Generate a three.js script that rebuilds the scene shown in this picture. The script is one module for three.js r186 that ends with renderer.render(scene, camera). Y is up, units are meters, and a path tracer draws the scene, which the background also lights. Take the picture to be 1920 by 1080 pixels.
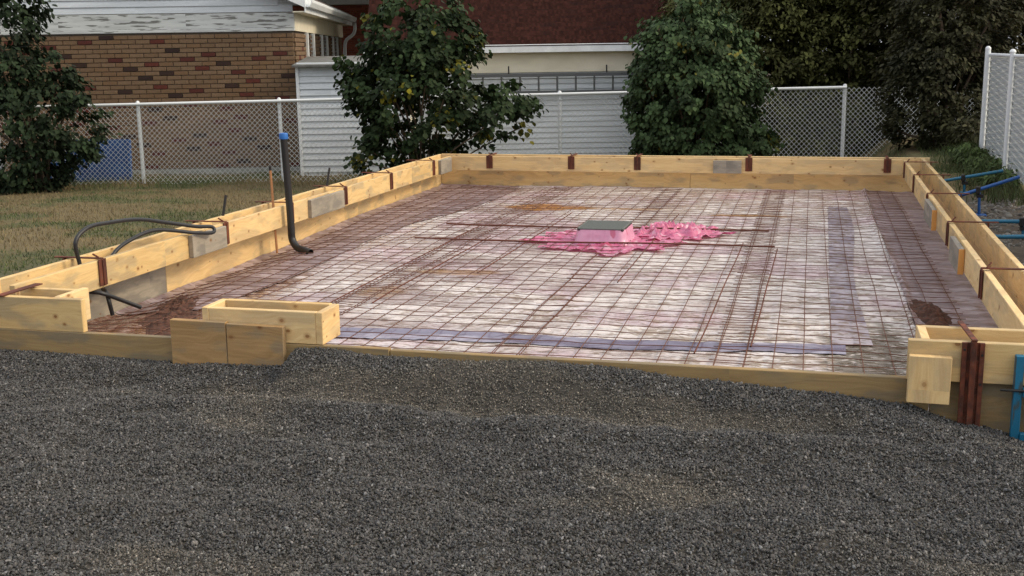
import * as THREE from 'three';
import { mergeGeometries } from 'three/addons/utils/BufferGeometryUtils.js';

// ---------------------------------------------------------------- camera, sky, sun, exposure
const scene = new THREE.Scene();
const camera = new THREE.PerspectiveCamera(28.07, 16 / 9, 0.05, 900);
camera.rotation.order = 'YXZ';
camera.position.set(1.4625, 1.4414, 5.1974);
camera.rotation.set(-0.2029, 0.2595, -0.0154);
const renderer = new THREE.WebGLRenderer({ antialias: true });
renderer.toneMapping = THREE.LinearToneMapping;
renderer.toneMappingExposure = 1.12;
renderer.outputColorSpace = THREE.SRGBColorSpace;
renderer.shadowMap.enabled = true;
const SUN = new THREE.Vector3(0.8, 0.52, -0.08).normalize();
{ // a veiled late-day sky: pale cloud all over, a soft warm side towards the sun
  const w = 512, h = 256, d = new Float32Array(w * h * 4);
  for (let j = 0; j < h; j++) for (let i = 0; i < w; i++) {
    const el = ((j + 0.5) / h - 0.5) * Math.PI, az = ((i + 0.5) / w - 0.5) * Math.PI * 2;
    const x = Math.cos(el) * Math.cos(az), y = Math.sin(el), z = Math.cos(el) * Math.sin(az);
    const up = Math.max(0, y), s = Math.max(0, x * SUN.x + y * SUN.y + z * SUN.z);
    const c = 0.84 + 0.10 * Math.sin(5 * x + 3 * z + 2 * Math.sin(4 * y + 2 * x)) + 0.06 * Math.sin(11 * z - 7 * x + 5 * y);
    const b = c * (0.78 + 0.42 * up) + 1.5 * Math.pow(s, 8) + 0.6 * s * s;
    const k = (j * w + i) * 4, wm = Math.pow(s, 2);
    d[k] = b * (0.95 + 0.12 * wm); d[k + 1] = b * (0.98 + 0.03 * wm); d[k + 2] = b * (1.06 - 0.16 * wm); d[k + 3] = 1;
  }
  const sky = new THREE.DataTexture(d, w, h, THREE.RGBAFormat, THREE.FloatType);
  sky.mapping = THREE.EquirectangularReflectionMapping; sky.magFilter = sky.minFilter = THREE.LinearFilter; sky.needsUpdate = true;
  scene.background = sky; scene.environment = sky;
  scene.backgroundIntensity = 1; scene.environmentIntensity = 1;
}
const sun = new THREE.DirectionalLight(new THREE.Color(1, 0.81, 0.56), 1.5);
sun.position.copy(SUN).multiplyScalar(40); sun.castShadow = true; sun.shadow.radius = 22;
sun.shadow.mapSize.set(2048, 2048);
Object.assign(sun.shadow.camera, { left: -22, right: 22, top: 22, bottom: -22, near: 1, far: 110 });
scene.add(sun, sun.target); sun.target.position.set(0, 0, -6); sun.position.add(sun.target.position);

// ---------------------------------------------------------------- helpers
let seed = 20240611;
const rnd = () => { seed = (seed + 0x6D2B79F5) | 0; let t = Math.imul(seed ^ (seed >>> 15), 1 | seed); t = (t + Math.imul(t ^ (t >>> 7), 61 | t)) ^ t; return ((t ^ (t >>> 14)) >>> 0) / 4294967296; };
const rr = (a, b) => a + (b - a) * rnd();
const gauss = () => (rnd() + rnd() + rnd() + rnd() - 2) * 1.0;
const clamp = (x, a = 0, b = 1) => x < a ? a : x > b ? b : x;
const sst = (a, b, x) => { const t = clamp((x - a) / (b - a)); return t * t * (3 - 2 * t); };
const mix = (a, b, t) => a + (b - a) * t;
const PERM = new Uint8Array(65536); for (let i = 0; i < 65536; i++) PERM[i] = rnd() * 256;
const hash = (x, y) => PERM[((x * 73 + y * 9871) & 65535)] / 255;
function vn(x, y) { const xi = Math.floor(x), yi = Math.floor(y), fx = x - xi, fy = y - yi, u = fx * fx * (3 - 2 * fx), v = fy * fy * (3 - 2 * fy);
  return mix(mix(hash(xi, yi), hash(xi + 1, yi), u), mix(hash(xi, yi + 1), hash(xi + 1, yi + 1), u), v); }
function fbm(x, y, o = 4) { let s = 0, a = 0.5, t = 0; for (let i = 0; i < o; i++) { s += a * vn(x, y); t += a; a *= 0.5; x = x * 2.03 + 17.3; y = y * 2.01 + 9.1; } return s / t; }
const ridge = (x, y, o = 3) => { let s = 0, a = 0.5, t = 0; for (let i = 0; i < o; i++) { s += a * (1 - Math.abs(2 * vn(x, y) - 1)); t += a; a *= 0.5; x = x * 2.1 + 3.3; y = y * 2.05 + 7.7; } return s / t; };
function plf(pts, x) { if (x <= pts[0][0]) return pts[0][1]; for (let i = 1; i < pts.length; i++) if (x <= pts[i][0]) return mix(pts[i - 1][1], pts[i][1], sst(pts[i - 1][0], pts[i][0], x)); return pts[pts.length - 1][1]; }
function tex(w, h, fn, srgb = true) { // fn(u, v) -> [r, g, b] 0..255
  const d = new Uint8Array(w * h * 4);
  for (let j = 0; j < h; j++) for (let i = 0; i < w; i++) { const c = fn((i + 0.5) / w, (j + 0.5) / h), k = (j * w + i) * 4; d[k] = clamp(c[0], 0, 255); d[k + 1] = clamp(c[1], 0, 255); d[k + 2] = clamp(c[2], 0, 255); d[k + 3] = 255; }
  const t = new THREE.DataTexture(d, w, h); t.wrapS = t.wrapT = THREE.RepeatWrapping; t.magFilter = THREE.LinearFilter; t.minFilter = THREE.LinearFilter;
  if (srgb) t.colorSpace = THREE.SRGBColorSpace; t.needsUpdate = true; return t;
}
const lerp3 = (a, b, t) => [mix(a[0], b[0], t), mix(a[1], b[1], t), mix(a[2], b[2], t)];
const used = {};
const numbered = n => { used[n] = (used[n] ?? -1) + 1; return used[n] ? `${n}_${String(used[n]).padStart(3, '0')}` : n; };
function shade(o) { o.castShadow = o.receiveShadow = true; return o; }
function part(name, geo, mat, parent, label) { const m = shade(new THREE.Mesh(geo, mat)); m.name = name; parent.add(m); if (label) m.userData.label = label; return m; }
function thing(name, label, category, pos = [0, 0, 0], turn = 0, group) {
  const o = new THREE.Group(); o.name = numbered(name); o.position.set(...pos); o.rotation.y = turn; o.userData = { label, category }; if (group) o.userData.group = group; scene.add(o); return o;
}
function single(name, label, category, geo, mat, group) { const m = part(numbered(name), geo, mat, scene); m.userData = { label, category }; if (group) m.userData.group = group; return m; }
function struct(name, geo, mat) { const m = part(numbered(name), geo, mat, scene); m.userData.kind = 'structure'; return m; }
// box with chamfered edges; u runs along its longest side, uv in metres / (su, sv)
function cbox(w, h, d, c = 0.003, su = 2, sv = 1, off) {
  off = off || [rnd() * 5, rnd() * 5];
  c = Math.min(c, w / 3, h / 3, d / 3);
  const hs = [w / 2, h / 2, d / 2], P = [], N = [], UV = [];
  const dims = [w, h, d], L = dims.indexOf(Math.max(w, h, d));
  const V = (sx, sy, sz, ax) => { const s = [sx, sy, sz]; return [0, 1, 2].map(i => s[i] * (i === ax ? hs[i] : hs[i] - c)); };
  const tri = (a, b, d2) => {
    const e = [0, 1, 2].map(i => b[i] - a[i]), f = [0, 1, 2].map(i => d2[i] - a[i]);
    let n = [e[1] * f[2] - e[2] * f[1], e[2] * f[0] - e[0] * f[2], e[0] * f[1] - e[1] * f[0]];
    const ctr = [0, 1, 2].map(i => a[i] + b[i] + d2[i]); let pts = [a, b, d2];
    if (n[0] * ctr[0] + n[1] * ctr[1] + n[2] * ctr[2] < 0) { n = n.map(x => -x); pts = [a, d2, b]; }
    const l = Math.hypot(...n) || 1; n = n.map(x => x / l);
    const A = [0, 1, 2].reduce((m, i) => Math.abs(n[i]) > Math.abs(n[m]) + 1e-6 ? i : m, 0);
    let U, W; if (A === L) { U = (L + 1) % 3; W = (L + 2) % 3; } else { U = L; W = 3 - L - A; }
    for (const p of pts) { P.push(...p); N.push(...n); UV.push((p[U]) / su + off[0], (p[W]) / sv + off[1] + A * 0.31); }
  };
  const quad = (a, b, c2, d2) => { tri(a, b, c2); tri(a, c2, d2); };
  for (let ax = 0; ax < 3; ax++) for (const s of [-1, 1]) {
    const f = (p, q) => { const v = [0, 0, 0]; v[ax] = s; v[(ax + 1) % 3] = p; v[(ax + 2) % 3] = q; return V(...v, ax); };
    quad(f(-1, -1), f(1, -1), f(1, 1), f(-1, 1));
  }
  for (let ax = 0; ax < 3; ax++) { const b = (ax + 1) % 3, e = (ax + 2) % 3; for (const p of [-1, 1]) for (const q of [-1, 1]) {
    const f = (t, face) => { const v = [0, 0, 0]; v[ax] = t; v[b] = p; v[e] = q; return V(...v, face); };
    quad(f(-1, b), f(1, b), f(1, e), f(-1, e)); } }
  for (const x of [-1, 1]) for (const y of [-1, 1]) for (const z of [-1, 1]) tri(V(x, y, z, 0), V(x, y, z, 1), V(x, y, z, 2));
  const g = new THREE.BufferGeometry();
  g.setAttribute('position', new THREE.Float32BufferAttribute(P, 3)); g.setAttribute('normal', new THREE.Float32BufferAttribute(N, 3)); g.setAttribute('uv', new THREE.Float32BufferAttribute(UV, 2));
  return g;
}
// a chamfered box between two corners, as a part
function bar(parent, name, x0, x1, y0, y1, z0, z1, mat, c = 0.003, label) {
  const m = part(name, cbox(x1 - x0, y1 - y0, z1 - z0, c), mat, parent, label); m.position.set((x0 + x1) / 2, (y0 + y1) / 2, (z0 + z1) / 2); return m;
}
const gbox = (x0, x1, y0, y1, z0, z1, c = 0.003, su, sv) => cbox(x1 - x0, y1 - y0, z1 - z0, c, su, sv).translate((x0 + x1) / 2, (y0 + y1) / 2, (z0 + z1) / 2);
function tube(pts, r, seg = 24, rad = 8, closed = false) { const g = new THREE.TubeGeometry(new THREE.CatmullRomCurve3(pts.map(p => new THREE.Vector3(...p)), closed, 'centripetal'), seg, r, rad, closed); return g; }
function rod(a, b, r, rad = 8) { const A = new THREE.Vector3(...a), B = new THREE.Vector3(...b), l = A.distanceTo(B); const g = new THREE.CylinderGeometry(r, r, l, rad, 1); g.applyQuaternion(new THREE.Quaternion().setFromUnitVectors(new THREE.Vector3(0, 1, 0), B.clone().sub(A).normalize())); const m = A.add(B).multiplyScalar(0.5); return g.translate(m.x, m.y, m.z); }
function grid(xs, zs, hf, uvf) { // sheet over coordinate lists, normals smooth
  const nx = xs.length, nz = zs.length, P = new Float32Array(nx * nz * 3), UV = new Float32Array(nx * nz * 2), I = [];
  for (let j = 0; j < nz; j++) for (let i = 0; i < nx; i++) { const k = j * nx + i; P[k * 3] = xs[i]; P[k * 3 + 1] = hf(xs[i], zs[j]); P[k * 3 + 2] = zs[j]; const q = uvf(xs[i], zs[j]); UV[k * 2] = q[0]; UV[k * 2 + 1] = q[1]; }
  for (let j = 0; j < nz - 1; j++) for (let i = 0; i < nx - 1; i++) { const a = j * nx + i, b = a + 1, c = a + nx, d = c + 1; I.push(a, c, b, b, c, d); }
  const g = new THREE.BufferGeometry(); g.setAttribute('position', new THREE.BufferAttribute(P, 3)); g.setAttribute('uv', new THREE.BufferAttribute(UV, 2)); g.setIndex(I); g.computeVertexNormals(); return g;
}
const span = (a, b, n) => Array.from({ length: n + 1 }, (_, i) => a + (b - a) * i / n);
// the back yard's own axes (its fence and houses stand square to these): u along the fence, d away from the drive
const YARD = 0.2595, YO = [1.4625, 5.1974], YC = Math.cos(YARD), YS = Math.sin(YARD);
const yard = (u, y, d) => [YO[0] + u * YC - d * YS, y, YO[1] - u * YS - d * YC];
const yardD = (x, z) => -(x - YO[0]) * YS - (z - YO[1]) * YC;
const yardU = (x, z) => (x - YO[0]) * YC - (z - YO[1]) * YS;

// ---------------------------------------------------------------- materials
function woodTex(base, dark, knots, grey, ws) {
  const kn = Array.from({ length: knots }, () => [rnd(), rnd(), rr(0.0012, 0.0045), rr(0.35, 0.95)]);
  return tex(1024, 512, (u, v) => {
    const wob = fbm(u * 5 + ws, v * 6, 3) * 0.16;
    let g = vn(u * 9 + ws, (v + wob) * 90) * 0.45 + vn(u * 25, (v + wob) * 230 + ws) * 0.35 + fbm(u * 6, v * 9 + ws, 3) * 0.5;
    let c = lerp3(base, dark, clamp((g - 0.45) * 1.1, 0, 1) * 0.75);
    if (grey) { const s = sst(0.42, 0.66, fbm(u * 9 + 31, v * 12 + ws, 4)); c = lerp3(c, [128, 122, 112], s * grey); }
    for (const [ku, kv, r, s] of kn) { let du = Math.abs(u - ku), dv = Math.abs(v - kv); du = Math.min(du, 1 - du) * 2; dv = Math.min(dv, 1 - dv); const q = Math.hypot(du * 0.75, dv) / (r * 2); if (q < 3) c = lerp3(c, [112, 68, 30], s * (q < 1 ? 0.85 : 0.4 * Math.max(0, 1 - (q - 1) / 1.6))); }
    const sp = hash(Math.floor(u * 1024), Math.floor(v * 512)) * 10 - 5; return [c[0] + sp, c[1] + sp, c[2] + sp];
  });
}
const W1 = woodTex([228, 198, 144], [192, 152, 98], 60, 0.2, 3), W2 = woodTex([218, 188, 134], [180, 142, 90], 64, 0.35, 40);
const woodB = tex(512, 256, (u, v) => { const s = 128 + 80 * (vn(u * 9, v * 120) - 0.5) + 70 * (vn(u * 30, v * 250) - 0.5); return [s, s, s]; }, false);
const wmat = (map, col) => new THREE.MeshStandardMaterial({ map, color: new THREE.Color(...col), roughness: 0.72, bumpMap: woodB, bumpScale: 0.0014 });
const PINE = [wmat(W1, [1, 1, 1]), wmat(W1, [0.95, 0.92, 0.88]), wmat(W2, [1, 0.98, 0.94]), wmat(W2, [0.92, 0.9, 0.84])];
const pine = () => PINE[Math.floor(rnd() * 4)];
const OLDPINE = wmat(woodTex([176, 142, 96], [122, 92, 58], 20, 0.45, 77), [0.9, 0.88, 0.82]);
const SILL = wmat(woodTex([186, 158, 112], [138, 110, 74], 18, 0.55, 91), [0.66, 0.64, 0.57]);
const GREYWOOD = wmat(woodTex([166, 156, 140], [126, 116, 102], 8, 0.8, 55), [0.86, 0.86, 0.86]);
const ORANGEWOOD = wmat(woodTex([222, 160, 84], [176, 112, 48], 8, 0.1, 65), [1, 1, 1]);
const rustT = tex(256, 256, (u, v) => { const a = fbm(u * 14, v * 14, 4), b = vn(u * 70, v * 70); return lerp3(lerp3([66, 34, 24], [120, 62, 38], clamp(a * 1.8 - 0.4)), [92, 78, 70], b > 0.8 ? 0.4 : 0); });
const RUST = new THREE.MeshStandardMaterial({ map: rustT, roughness: 0.8, metalness: 0.15 });
const WIRE = new THREE.MeshStandardMaterial({ color: new THREE.Color(0.135, 0.06, 0.04), roughness: 0.85, metalness: 0.1 });
const WIRE2 = new THREE.MeshStandardMaterial({ color: new THREE.Color(0.17, 0.085, 0.06), roughness: 0.85, metalness: 0.1 });
const BLACK = new THREE.MeshStandardMaterial({ color: new THREE.Color(0.012, 0.012, 0.014), roughness: 0.45 });
const IRON = new THREE.MeshStandardMaterial({ color: new THREE.Color(0.02, 0.018, 0.018), roughness: 0.6, metalness: 0.3 });
const blueT = tex(256, 256, (u, v) => { const a = fbm(u * 10, v * 10, 4); return lerp3(lerp3([20, 92, 124], [28, 112, 142], a), [84, 60, 48], sst(0.66, 0.74, fbm(u * 24 + 5, v * 24, 3)) * 0.7); });
const BLUE = new THREE.MeshStandardMaterial({ map: blueT, roughness: 0.5 });
const BLUE2 = new THREE.MeshStandardMaterial({ map: blueT, color: new THREE.Color(0.75, 0.62, 1.25), roughness: 0.5 });
const WHITE = new THREE.MeshStandardMaterial({ map: tex(256, 256, (u, v) => { const a = fbm(u * 16, v * 5, 4) * 26 + vn(u * 90, v * 90) * 8; return [232 - a, 236 - a, 238 - a]; }), roughness: 0.5 });

// ---------------------------------------------------------------- ground
const IN = { xl: -2.9124, xr: 2.4039, zb: -8.46, gap: 0.2085 };           // inner faces of the curb forms
const OX0 = IN.xl - IN.gap, OX1 = IN.xr + IN.gap, OZ = IN.zb - IN.gap;    // inner faces of the outer forms
const inPit = (x, z) => x > OX0 - 0.03 && x < OX1 + 0.03 && z > OZ - 0.03 && z < 0.01;
function groundH(x, z) {
  if (inPit(x, z)) return -0.5;
  if (z > 0.01) return -0.55;
  const d = yardD(x, z);
  const back = 0.03 - 0.48 * sst(5.5, 18, d), right = 0.015 + 0.06 * sst(-6, -9, z);
  let h = mix(back, right, sst(1.9, 2.7, x)) + (fbm(x * 0.9, z * 0.9, 4) - 0.5) * 0.07;
  if (x > OX1 + 0.05 && x < 3.6 && z > -9) h += (fbm(x * 5, z * 5, 3) - 0.5) * 0.09 - 0.05;
  if (d > 22) h = mix(h, -0.45, sst(22, 40, d));
  return h;
}
{
  const far = [-420, -160, -70, -36], near = (a, b, s) => span(a, b, Math.round((b - a) / s));
  const xs = [...far, ...near(-22, OX0 - 0.04, 0.2), OX0 - 0.035, OX0 - 0.02, ...near(-3, 2.5, 0.4), OX1 + 0.02, OX1 + 0.035, ...near(OX1 + 0.06, 4.4, 0.06), ...near(4.6, 16, 0.4), 30, 70, 160, 420];
  const zs = [-420, -160, -80, -45, ...near(-30, -9.2, 0.2), ...near(-9.1, OZ - 0.04, 0.06), OZ - 0.035, OZ - 0.02, ...near(-8.5, -0.2, 0.08), -0.06, 0, 0.02, 0.3, 1, 4, 12, 40, 160, 420];
  // colour of the bare yard: dry lawn, green tufts, dark turned soil beside the forms
  const X0 = -16, X1 = 8, Z0 = -22, Z1 = 2;
  const gm = tex(1400, 1400, (u, v) => {
    const x = mix(X0, X1, u), z = mix(Z0, Z1, v), n = fbm(x * 1.3, z * 1.3, 4), f = fbm(x * 14, z * 14, 3), p = hash(Math.floor(x * 60), Math.floor(z * 60));
    let c = lerp3([104, 90, 58], [72, 74, 38], sst(0.44, 0.66, n)); c = lerp3(c, [116, 100, 68], sst(0.5, 0.72, f) * 0.6); c = lerp3(c, [54, 50, 30], p * 0.4);
    const soil = Math.max(sst(0.5 + 0.4 * n, 0.1, Math.abs(x - (OX0 - 0.2))) * sst(-4.4, -2.4, z + n), x > OX1 ? sst(-7.4, -6.2, z + 1.5 * (n - 0.5)) : 0, sst(0.35, 0.1, OZ - z) * (x > OX0 && x < OX1 ? 1 : 0));
    c = lerp3(c, lerp3([64, 54, 44], [96, 88, 78], f), soil); return c;
  });
  const M = new THREE.MeshStandardMaterial({ map: gm, roughness: 1 });
  struct('ground', grid(xs, zs, groundH, (x, z) => [(x - X0) / (X1 - X0), (z - Z0) / (Z1 - Z0)]), M);
}
// ---------------------------------------------------------------- gravel drive
const EDGE = [[-6, -0.14], [-2.6, -0.112], [-1.75, -0.125], [-1.45, -0.108], [-1.12, -0.1], [-1.03, -0.012], [-0.85, -0.008], [-0.6, -0.03], [-0.2, -0.03], [0.2, -0.012], [0.5, -0.022], [1.0, -0.06], [1.5, -0.085], [1.86, -0.115], [2.1, -0.18], [2.4, -0.235], [3.2, -0.26], [6, -0.26]];
function gravelH(x, z) {
  const e = plf(EDGE, x), base = -0.155 + 0.012 * Math.sin(x * 1.1 + 0.7);
  const rz = 0.62 + 0.12 * Math.sin(x * 1.7) + 0.1 * (fbm(x * 1.2, 3.3, 2) - 0.5);
  let h = mix(e, base, sst(0.02, 0.5, z)) + 0.035 * Math.exp(-(((z - rz) / 0.13) ** 2)) * sst(-1.9, -0.9, x) - 0.02 * Math.exp(-(((z - 0.36) / 0.12) ** 2));
  h += (fbm(x * 2.6 + 5, z * 3.4, 4) - 0.5) * 0.085 * sst(0.03, 0.3, z) + (fbm(x * 9, z * 9 + 7, 3) - 0.5) * 0.035 * sst(0.0, 0.15, z);
  return h;
}
{
  const xs = [-12, -8, ...span(-5.5, 5.5, 275), 8, 12], zs = [0.003, ...span(0.03, 3.6, 100), 4.5, 6, 9, 14];
  const bed = new THREE.MeshStandardMaterial({ roughness: 1, map: tex(1024, 1024, (u, v) => { const p = hash(Math.floor(u * 1024), Math.floor(v * 1024)), n = fbm(u * 60, v * 60, 3), s = 40 + 54 * p * n + 18 * n; return [s * 1.03, s * 0.97, s * 0.88]; }) });
  struct('gravel_bed', grid(xs, zs, (x, z) => gravelH(x, z) - 0.008, (x, z) => [x / 2.5, z / 2.5]), bed);
  const mk = () => { const g = new THREE.IcosahedronGeometry(1, 0), p = g.attributes.position, m = new Map(); const s = [1, rr(0.55, 0.8), rr(0.6, 0.95)];
    for (let i = 0; i < p.count; i++) { const key = [p.getX(i), p.getY(i), p.getZ(i)].map(q => q.toFixed(3)).join(); if (!m.has(key)) m.set(key, rr(0.72, 1.2)); const f = m.get(key); p.setXYZ(i, p.getX(i) * f * s[0], p.getY(i) * f * s[1], p.getZ(i) * f * s[2]); }
    g.computeVertexNormals(); return g; };
  const stone = new THREE.MeshStandardMaterial({ color: 0xffffff, roughness: 0.88 });
  const list = [], m4 = new THREE.Matrix4(), q = new THREE.Quaternion(), eu = new THREE.Euler(), P = new THREE.Vector3(), S = new THREE.Vector3(), col = new THREE.Color();
  const N = 360000;
  for (let i = 0; i < N; i++) {
    const wide = i > N * 0.8, x = wide ? rr(-5, 5) : rr(-3.3, 3.3), z = 0.012 + (wide ? 3.5 : 2.5) * rnd();
    if (z < 0.048 && ((x > -1.77 && x < -1.09) || (x > 2.08 && x < 2.21))) continue;
    const fine = sst(0.6, 0.82, fbm(x * 1.1 + 3, z * 2.4 + 1, 3) + 0.34 * Math.exp(-(((z - 0.32) / 0.2) ** 2)) * sst(-1.6, -0.6, x));
    let r = 0.0036 + 0.0048 * rnd() + (rnd() < 0.06 ? 0.004 : 0); r *= mix(1, 0.72, fine);
    const y = gravelH(x, z) + r * rr(-0.6, 0.45);
    eu.set(rnd() * 6.3, rnd() * 6.3, rnd() * 6.3); q.setFromEuler(eu); P.set(x, y, z); S.set(r, r * rr(0.6, 1), r * rr(0.7, 1.15)); m4.compose(P, q, S);
    const t = rnd(); let g = t < 0.07 ? rr(0.12, 0.22) : t < 0.6 ? rr(0.06, 0.105) : rr(0.03, 0.06); g *= 0.98 + 0.42 * fine; const w = rr(-1, 1);
    col.setRGB(g * (1.02 + 0.06 * w + 0.1 * fine), g * (0.985 + 0.03 * fine), g * (0.96 - 0.05 * w - 0.1 * fine));
    list.push([m4.clone(), col.clone()]);
  }
  const im = new THREE.InstancedMesh(mk(), stone, list.length); list.forEach(([m, c], i) => { im.setMatrixAt(i, m); im.setColorAt(i, c); }); shade(im); im.name = 'gravel';
  im.userData = { kind: 'stuff', label: 'dark grey crushed stone gravel spread before the formwork', category: 'gravel' }; scene.add(im);
}
// ---------------------------------------------------------------- slab: plastic sheet, wire mesh, bars
function sheetH(x, z) {
  let h = -0.222 + (fbm(x * 1.1, z * 1.1, 3) - 0.5) * 0.03 + (ridge(x * 5, z * 6, 3) - 0.6) * 0.016 + (ridge(x * 17 + 4, z * 13, 2) - 0.6) * 0.006;
  const fx = 2.0 + 0.012 * (z + 8.3) + 0.02 * Math.sin(z * 1.3); h += 0.028 * Math.exp(-(((x - fx) / 0.022) ** 2)) * sst(-0.5, -1.6, z);          // a raised fold
  h -= 0.05 * sst(0.45, 0.1, x - OX0) * sst(-0.4, -1.5, z) * sst(-6, -3, z);                                                                      // edge dips into the footing
  h += 0.012 * sst(0.05, 0.0, x - OX0) + 0.03 * sst(0.06, 0, OX1 - x) + 0.02 * sst(0.07, 0, z - OZ);                                             // and turns up at the boards
  return h;
}
const SX0 = OX0 + 0.004, SX1 = OX1 - 0.004, SZ0 = OZ + 0.004, SZ1 = -0.044;
{
  const spot = (x, z, cx, cz, rx, rz, n) => sst(1.25, 0.75, Math.hypot((x - cx) / rx, (z - cz) / rz) + (n - 0.5) * 1.1);
  const pl = tex(1536, 2048, (u, v) => {
    const x = mix(SX0, SX1, u), z = mix(SZ0, SZ1, v), n = fbm(x * 2.2, z * 2.2, 5), f = fbm(x * 8 + 9 + n, z * 20, 4), g = fbm(x * 26, z * 60 + 3, 3), w = ridge(x * 6 + 2, z * 7, 3);
    let c = lerp3([180, 166, 162], [212, 204, 200], sst(0.32, 0.64, n)); c = lerp3(c, [184, 160, 168], sst(0.5, 0.66, fbm(x * 1.6 + 70, z * 1.6, 4)) * 0.7);
    c = lerp3(c, [214, 206, 206], sst(0.62, 0.82, w) * 0.5);
    // dirty footprints and dried mud, thick towards the door opening
    const amt = 0.03 + 0.10 * sst(-6.5, -1.2, z) + 0.05 * spot(x, z, 1.4, -1.2, 1.3, 1.6, n);
    const mud = sst(0.70 - amt, 0.80 - amt, f * 0.62 + g * 0.38 + (n - 0.5) * 0.25);
    c = lerp3(c, lerp3([138, 116, 92], [96, 78, 62], g), mud * 0.55);
    c = lerp3(c, [118, 98, 98], sst(0.5, 0.62, fbm(x * 1.4 + 50, z * 5, 4)) * 0.36 * sst(0.9, -1.4, x));                                       // rust film washed off the wires
    c = lerp3(c, [92, 56, 38], Math.max(spot(x, z, -2.75, -1.2, 0.5, 0.6, f), spot(x, z, -2.45, -2.0, 0.22, 1.0, f) * 0.8) * (0.55 + 0.45 * sst(0.35, 0.6, g)));   // wet brown soil
    c = lerp3(c, [70, 46, 34], spot(x, z, 2.2, -2.1, 0.13, 0.5, f) * 0.9);
    c = lerp3(c, lerp3([110, 100, 86], [84, 74, 62], g), spot(x, z, 1.85, -1.1, 0.3, 0.75, f) * sst(0.3, 0.55, g + 0.12) * 0.9);
    c = lerp3(c, lerp3([176, 122, 60], [142, 88, 36], sst(0.3, 0.6, f)), spot(x, z, -1.25, -6.9, 0.42, 0.2, n) * 0.95);                          // ochre puddle stain
    c = lerp3(c, [150, 112, 74], Math.max(spot(x, z, 0.8, -6.5, 0.36, 0.06, n), spot(x, z, -0.5, -6.85, 0.5, 0.08, n) * 0.6, spot(x, z, -1.25, -3.1, 0.3, 0.1, n) * 0.7, spot(x, z, -1.5, -2.3, 0.16, 0.16, n) * 0.5));
    return c;
  });
  const ro = tex(768, 1024, (u, v) => { const x = mix(SX0, SX1, u), z = mix(SZ0, SZ1, v), a = 38 + 100 * sst(0.48, 0.7, fbm(x * 13 + 9, z * 15, 4)); return [a, a, a]; }, false);
  // the film's short creases, drawn tight across the bed
  const wr = tex(1024, 2048, (u, v) => { const x = mix(SX0, SX1, u), z = mix(SZ0, SZ1, v), k = 0.35 + 0.65 * sst(0.4, 0.6, fbm(x * 0.9 + 7, z * 0.9, 3)); const a = 128 + k * (150 * (ridge(x * 7 + 3 * fbm(x * 2, z * 2, 2), z * 20, 3) - 0.6) + 70 * (vn(x * 26, z * 60) - 0.5)); return [a, a, a]; }, false);
  const M = new THREE.MeshPhysicalMaterial({ map: pl, roughness: 1, roughnessMap: ro, specularIntensity: 1, ior: 1.55, bumpMap: wr, bumpScale: 0.010 });
  const g = grid(span(SX0, SX1, 250), span(SZ0, SZ1, 370), sheetH, (x, z) => [(x - SX0) / (SX1 - SX0), (z - SZ0) / (SZ1 - SZ0)]);
  single('reflection_sheet', 'pale muddy plastic vapour barrier spread over the whole slab bed', 'plastic sheet', g, M);
  // smooth lavender overlap strips
  const lav = new THREE.MeshPhysicalMaterial({ map: tex(512, 512, (u, v) => { const a = fbm(u * 4, v * 18, 4), b = vn(u * 60, v * 60); return lerp3([112, 106, 128], [164, 160, 176], sst(0.45, 0.75, a) * 0.8 + 0.1 * b); }), roughness: 0.22 });
  const mauReflection = new THREE.MeshPhysicalMaterial({ map: tex(1024, 1024, (u, v) => { const a = fbm(u * 6, v * 24, 4), b = fbm(u * 40, v * 120, 3); return lerp3(lerp3([118, 100, 102], [158, 142, 146], sst(0.3, 0.7, a)), [92, 66, 54], sst(0.56, 0.68, b) * 0.6); }), roughness: 0.36 });  // mauve tone puts a dark reflection on the film into the colour
  const grv = new THREE.MeshPhysicalMaterial({ map: tex(512, 1024, (u, v) => { const a = fbm(u * 8, v * 14, 4), b = fbm(u * 50, v * 90, 3); return lerp3(lerp3([128, 118, 130], [170, 162, 170], sst(0.3, 0.7, a)), [104, 84, 70], sst(0.55, 0.66, b) * 0.7); }), roughness: 0.38 });
  const strip = (name, label, x0, x1, zf0, zf1, n, m, mat, yo) => { const P = [], UV = [], I = [];
    for (let j = 0; j <= m; j++) for (let i = 0; i <= n; i++) { const x = mix(x0(j / m), x1(j / m), i / n), z = mix(zf0(x), zf1(x), j / m); P.push(x, sheetH(x, z) + yo + 0.003 * vn(x * 20, z * 20), z); UV.push(x / 2, z / 2); }
    for (let j = 0; j < m; j++) for (let i = 0; i < n; i++) { const a = j * (n + 1) + i, b = a + 1, c = a + n + 1, d = c + 1; I.push(a, c, b, b, c, d); }
    const gg = new THREE.BufferGeometry(); gg.setAttribute('position', new THREE.Float32BufferAttribute(P, 3)); gg.setAttribute('uv', new THREE.Float32BufferAttribute(UV, 2)); gg.setIndex(I); gg.computeVertexNormals(); return single(name, label, 'plastic sheet', gg, mat); };
  strip('plastic_strip', 'smooth lavender plastic strip running across the slab behind the door sill', () => -1.7, () => 1.66, x => -1.22 - 0.05 * (x + 1.3) + 0.03 * Math.sin(2 * x), x => -1.0 - 0.045 * (x + 1.3) + 0.02 * Math.sin(3 * x), 100, 10, lav, 0.005);
  strip('plastic_strip', 'narrow greyish plastic strip running away from the door sill towards the bushes', t => 1.6 - 0.015 * t, t => 1.79 + 0.03 * Math.sin(7 * t), () => -7.2, () => -1.38, 10, 160, grv, 0.0055);
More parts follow.
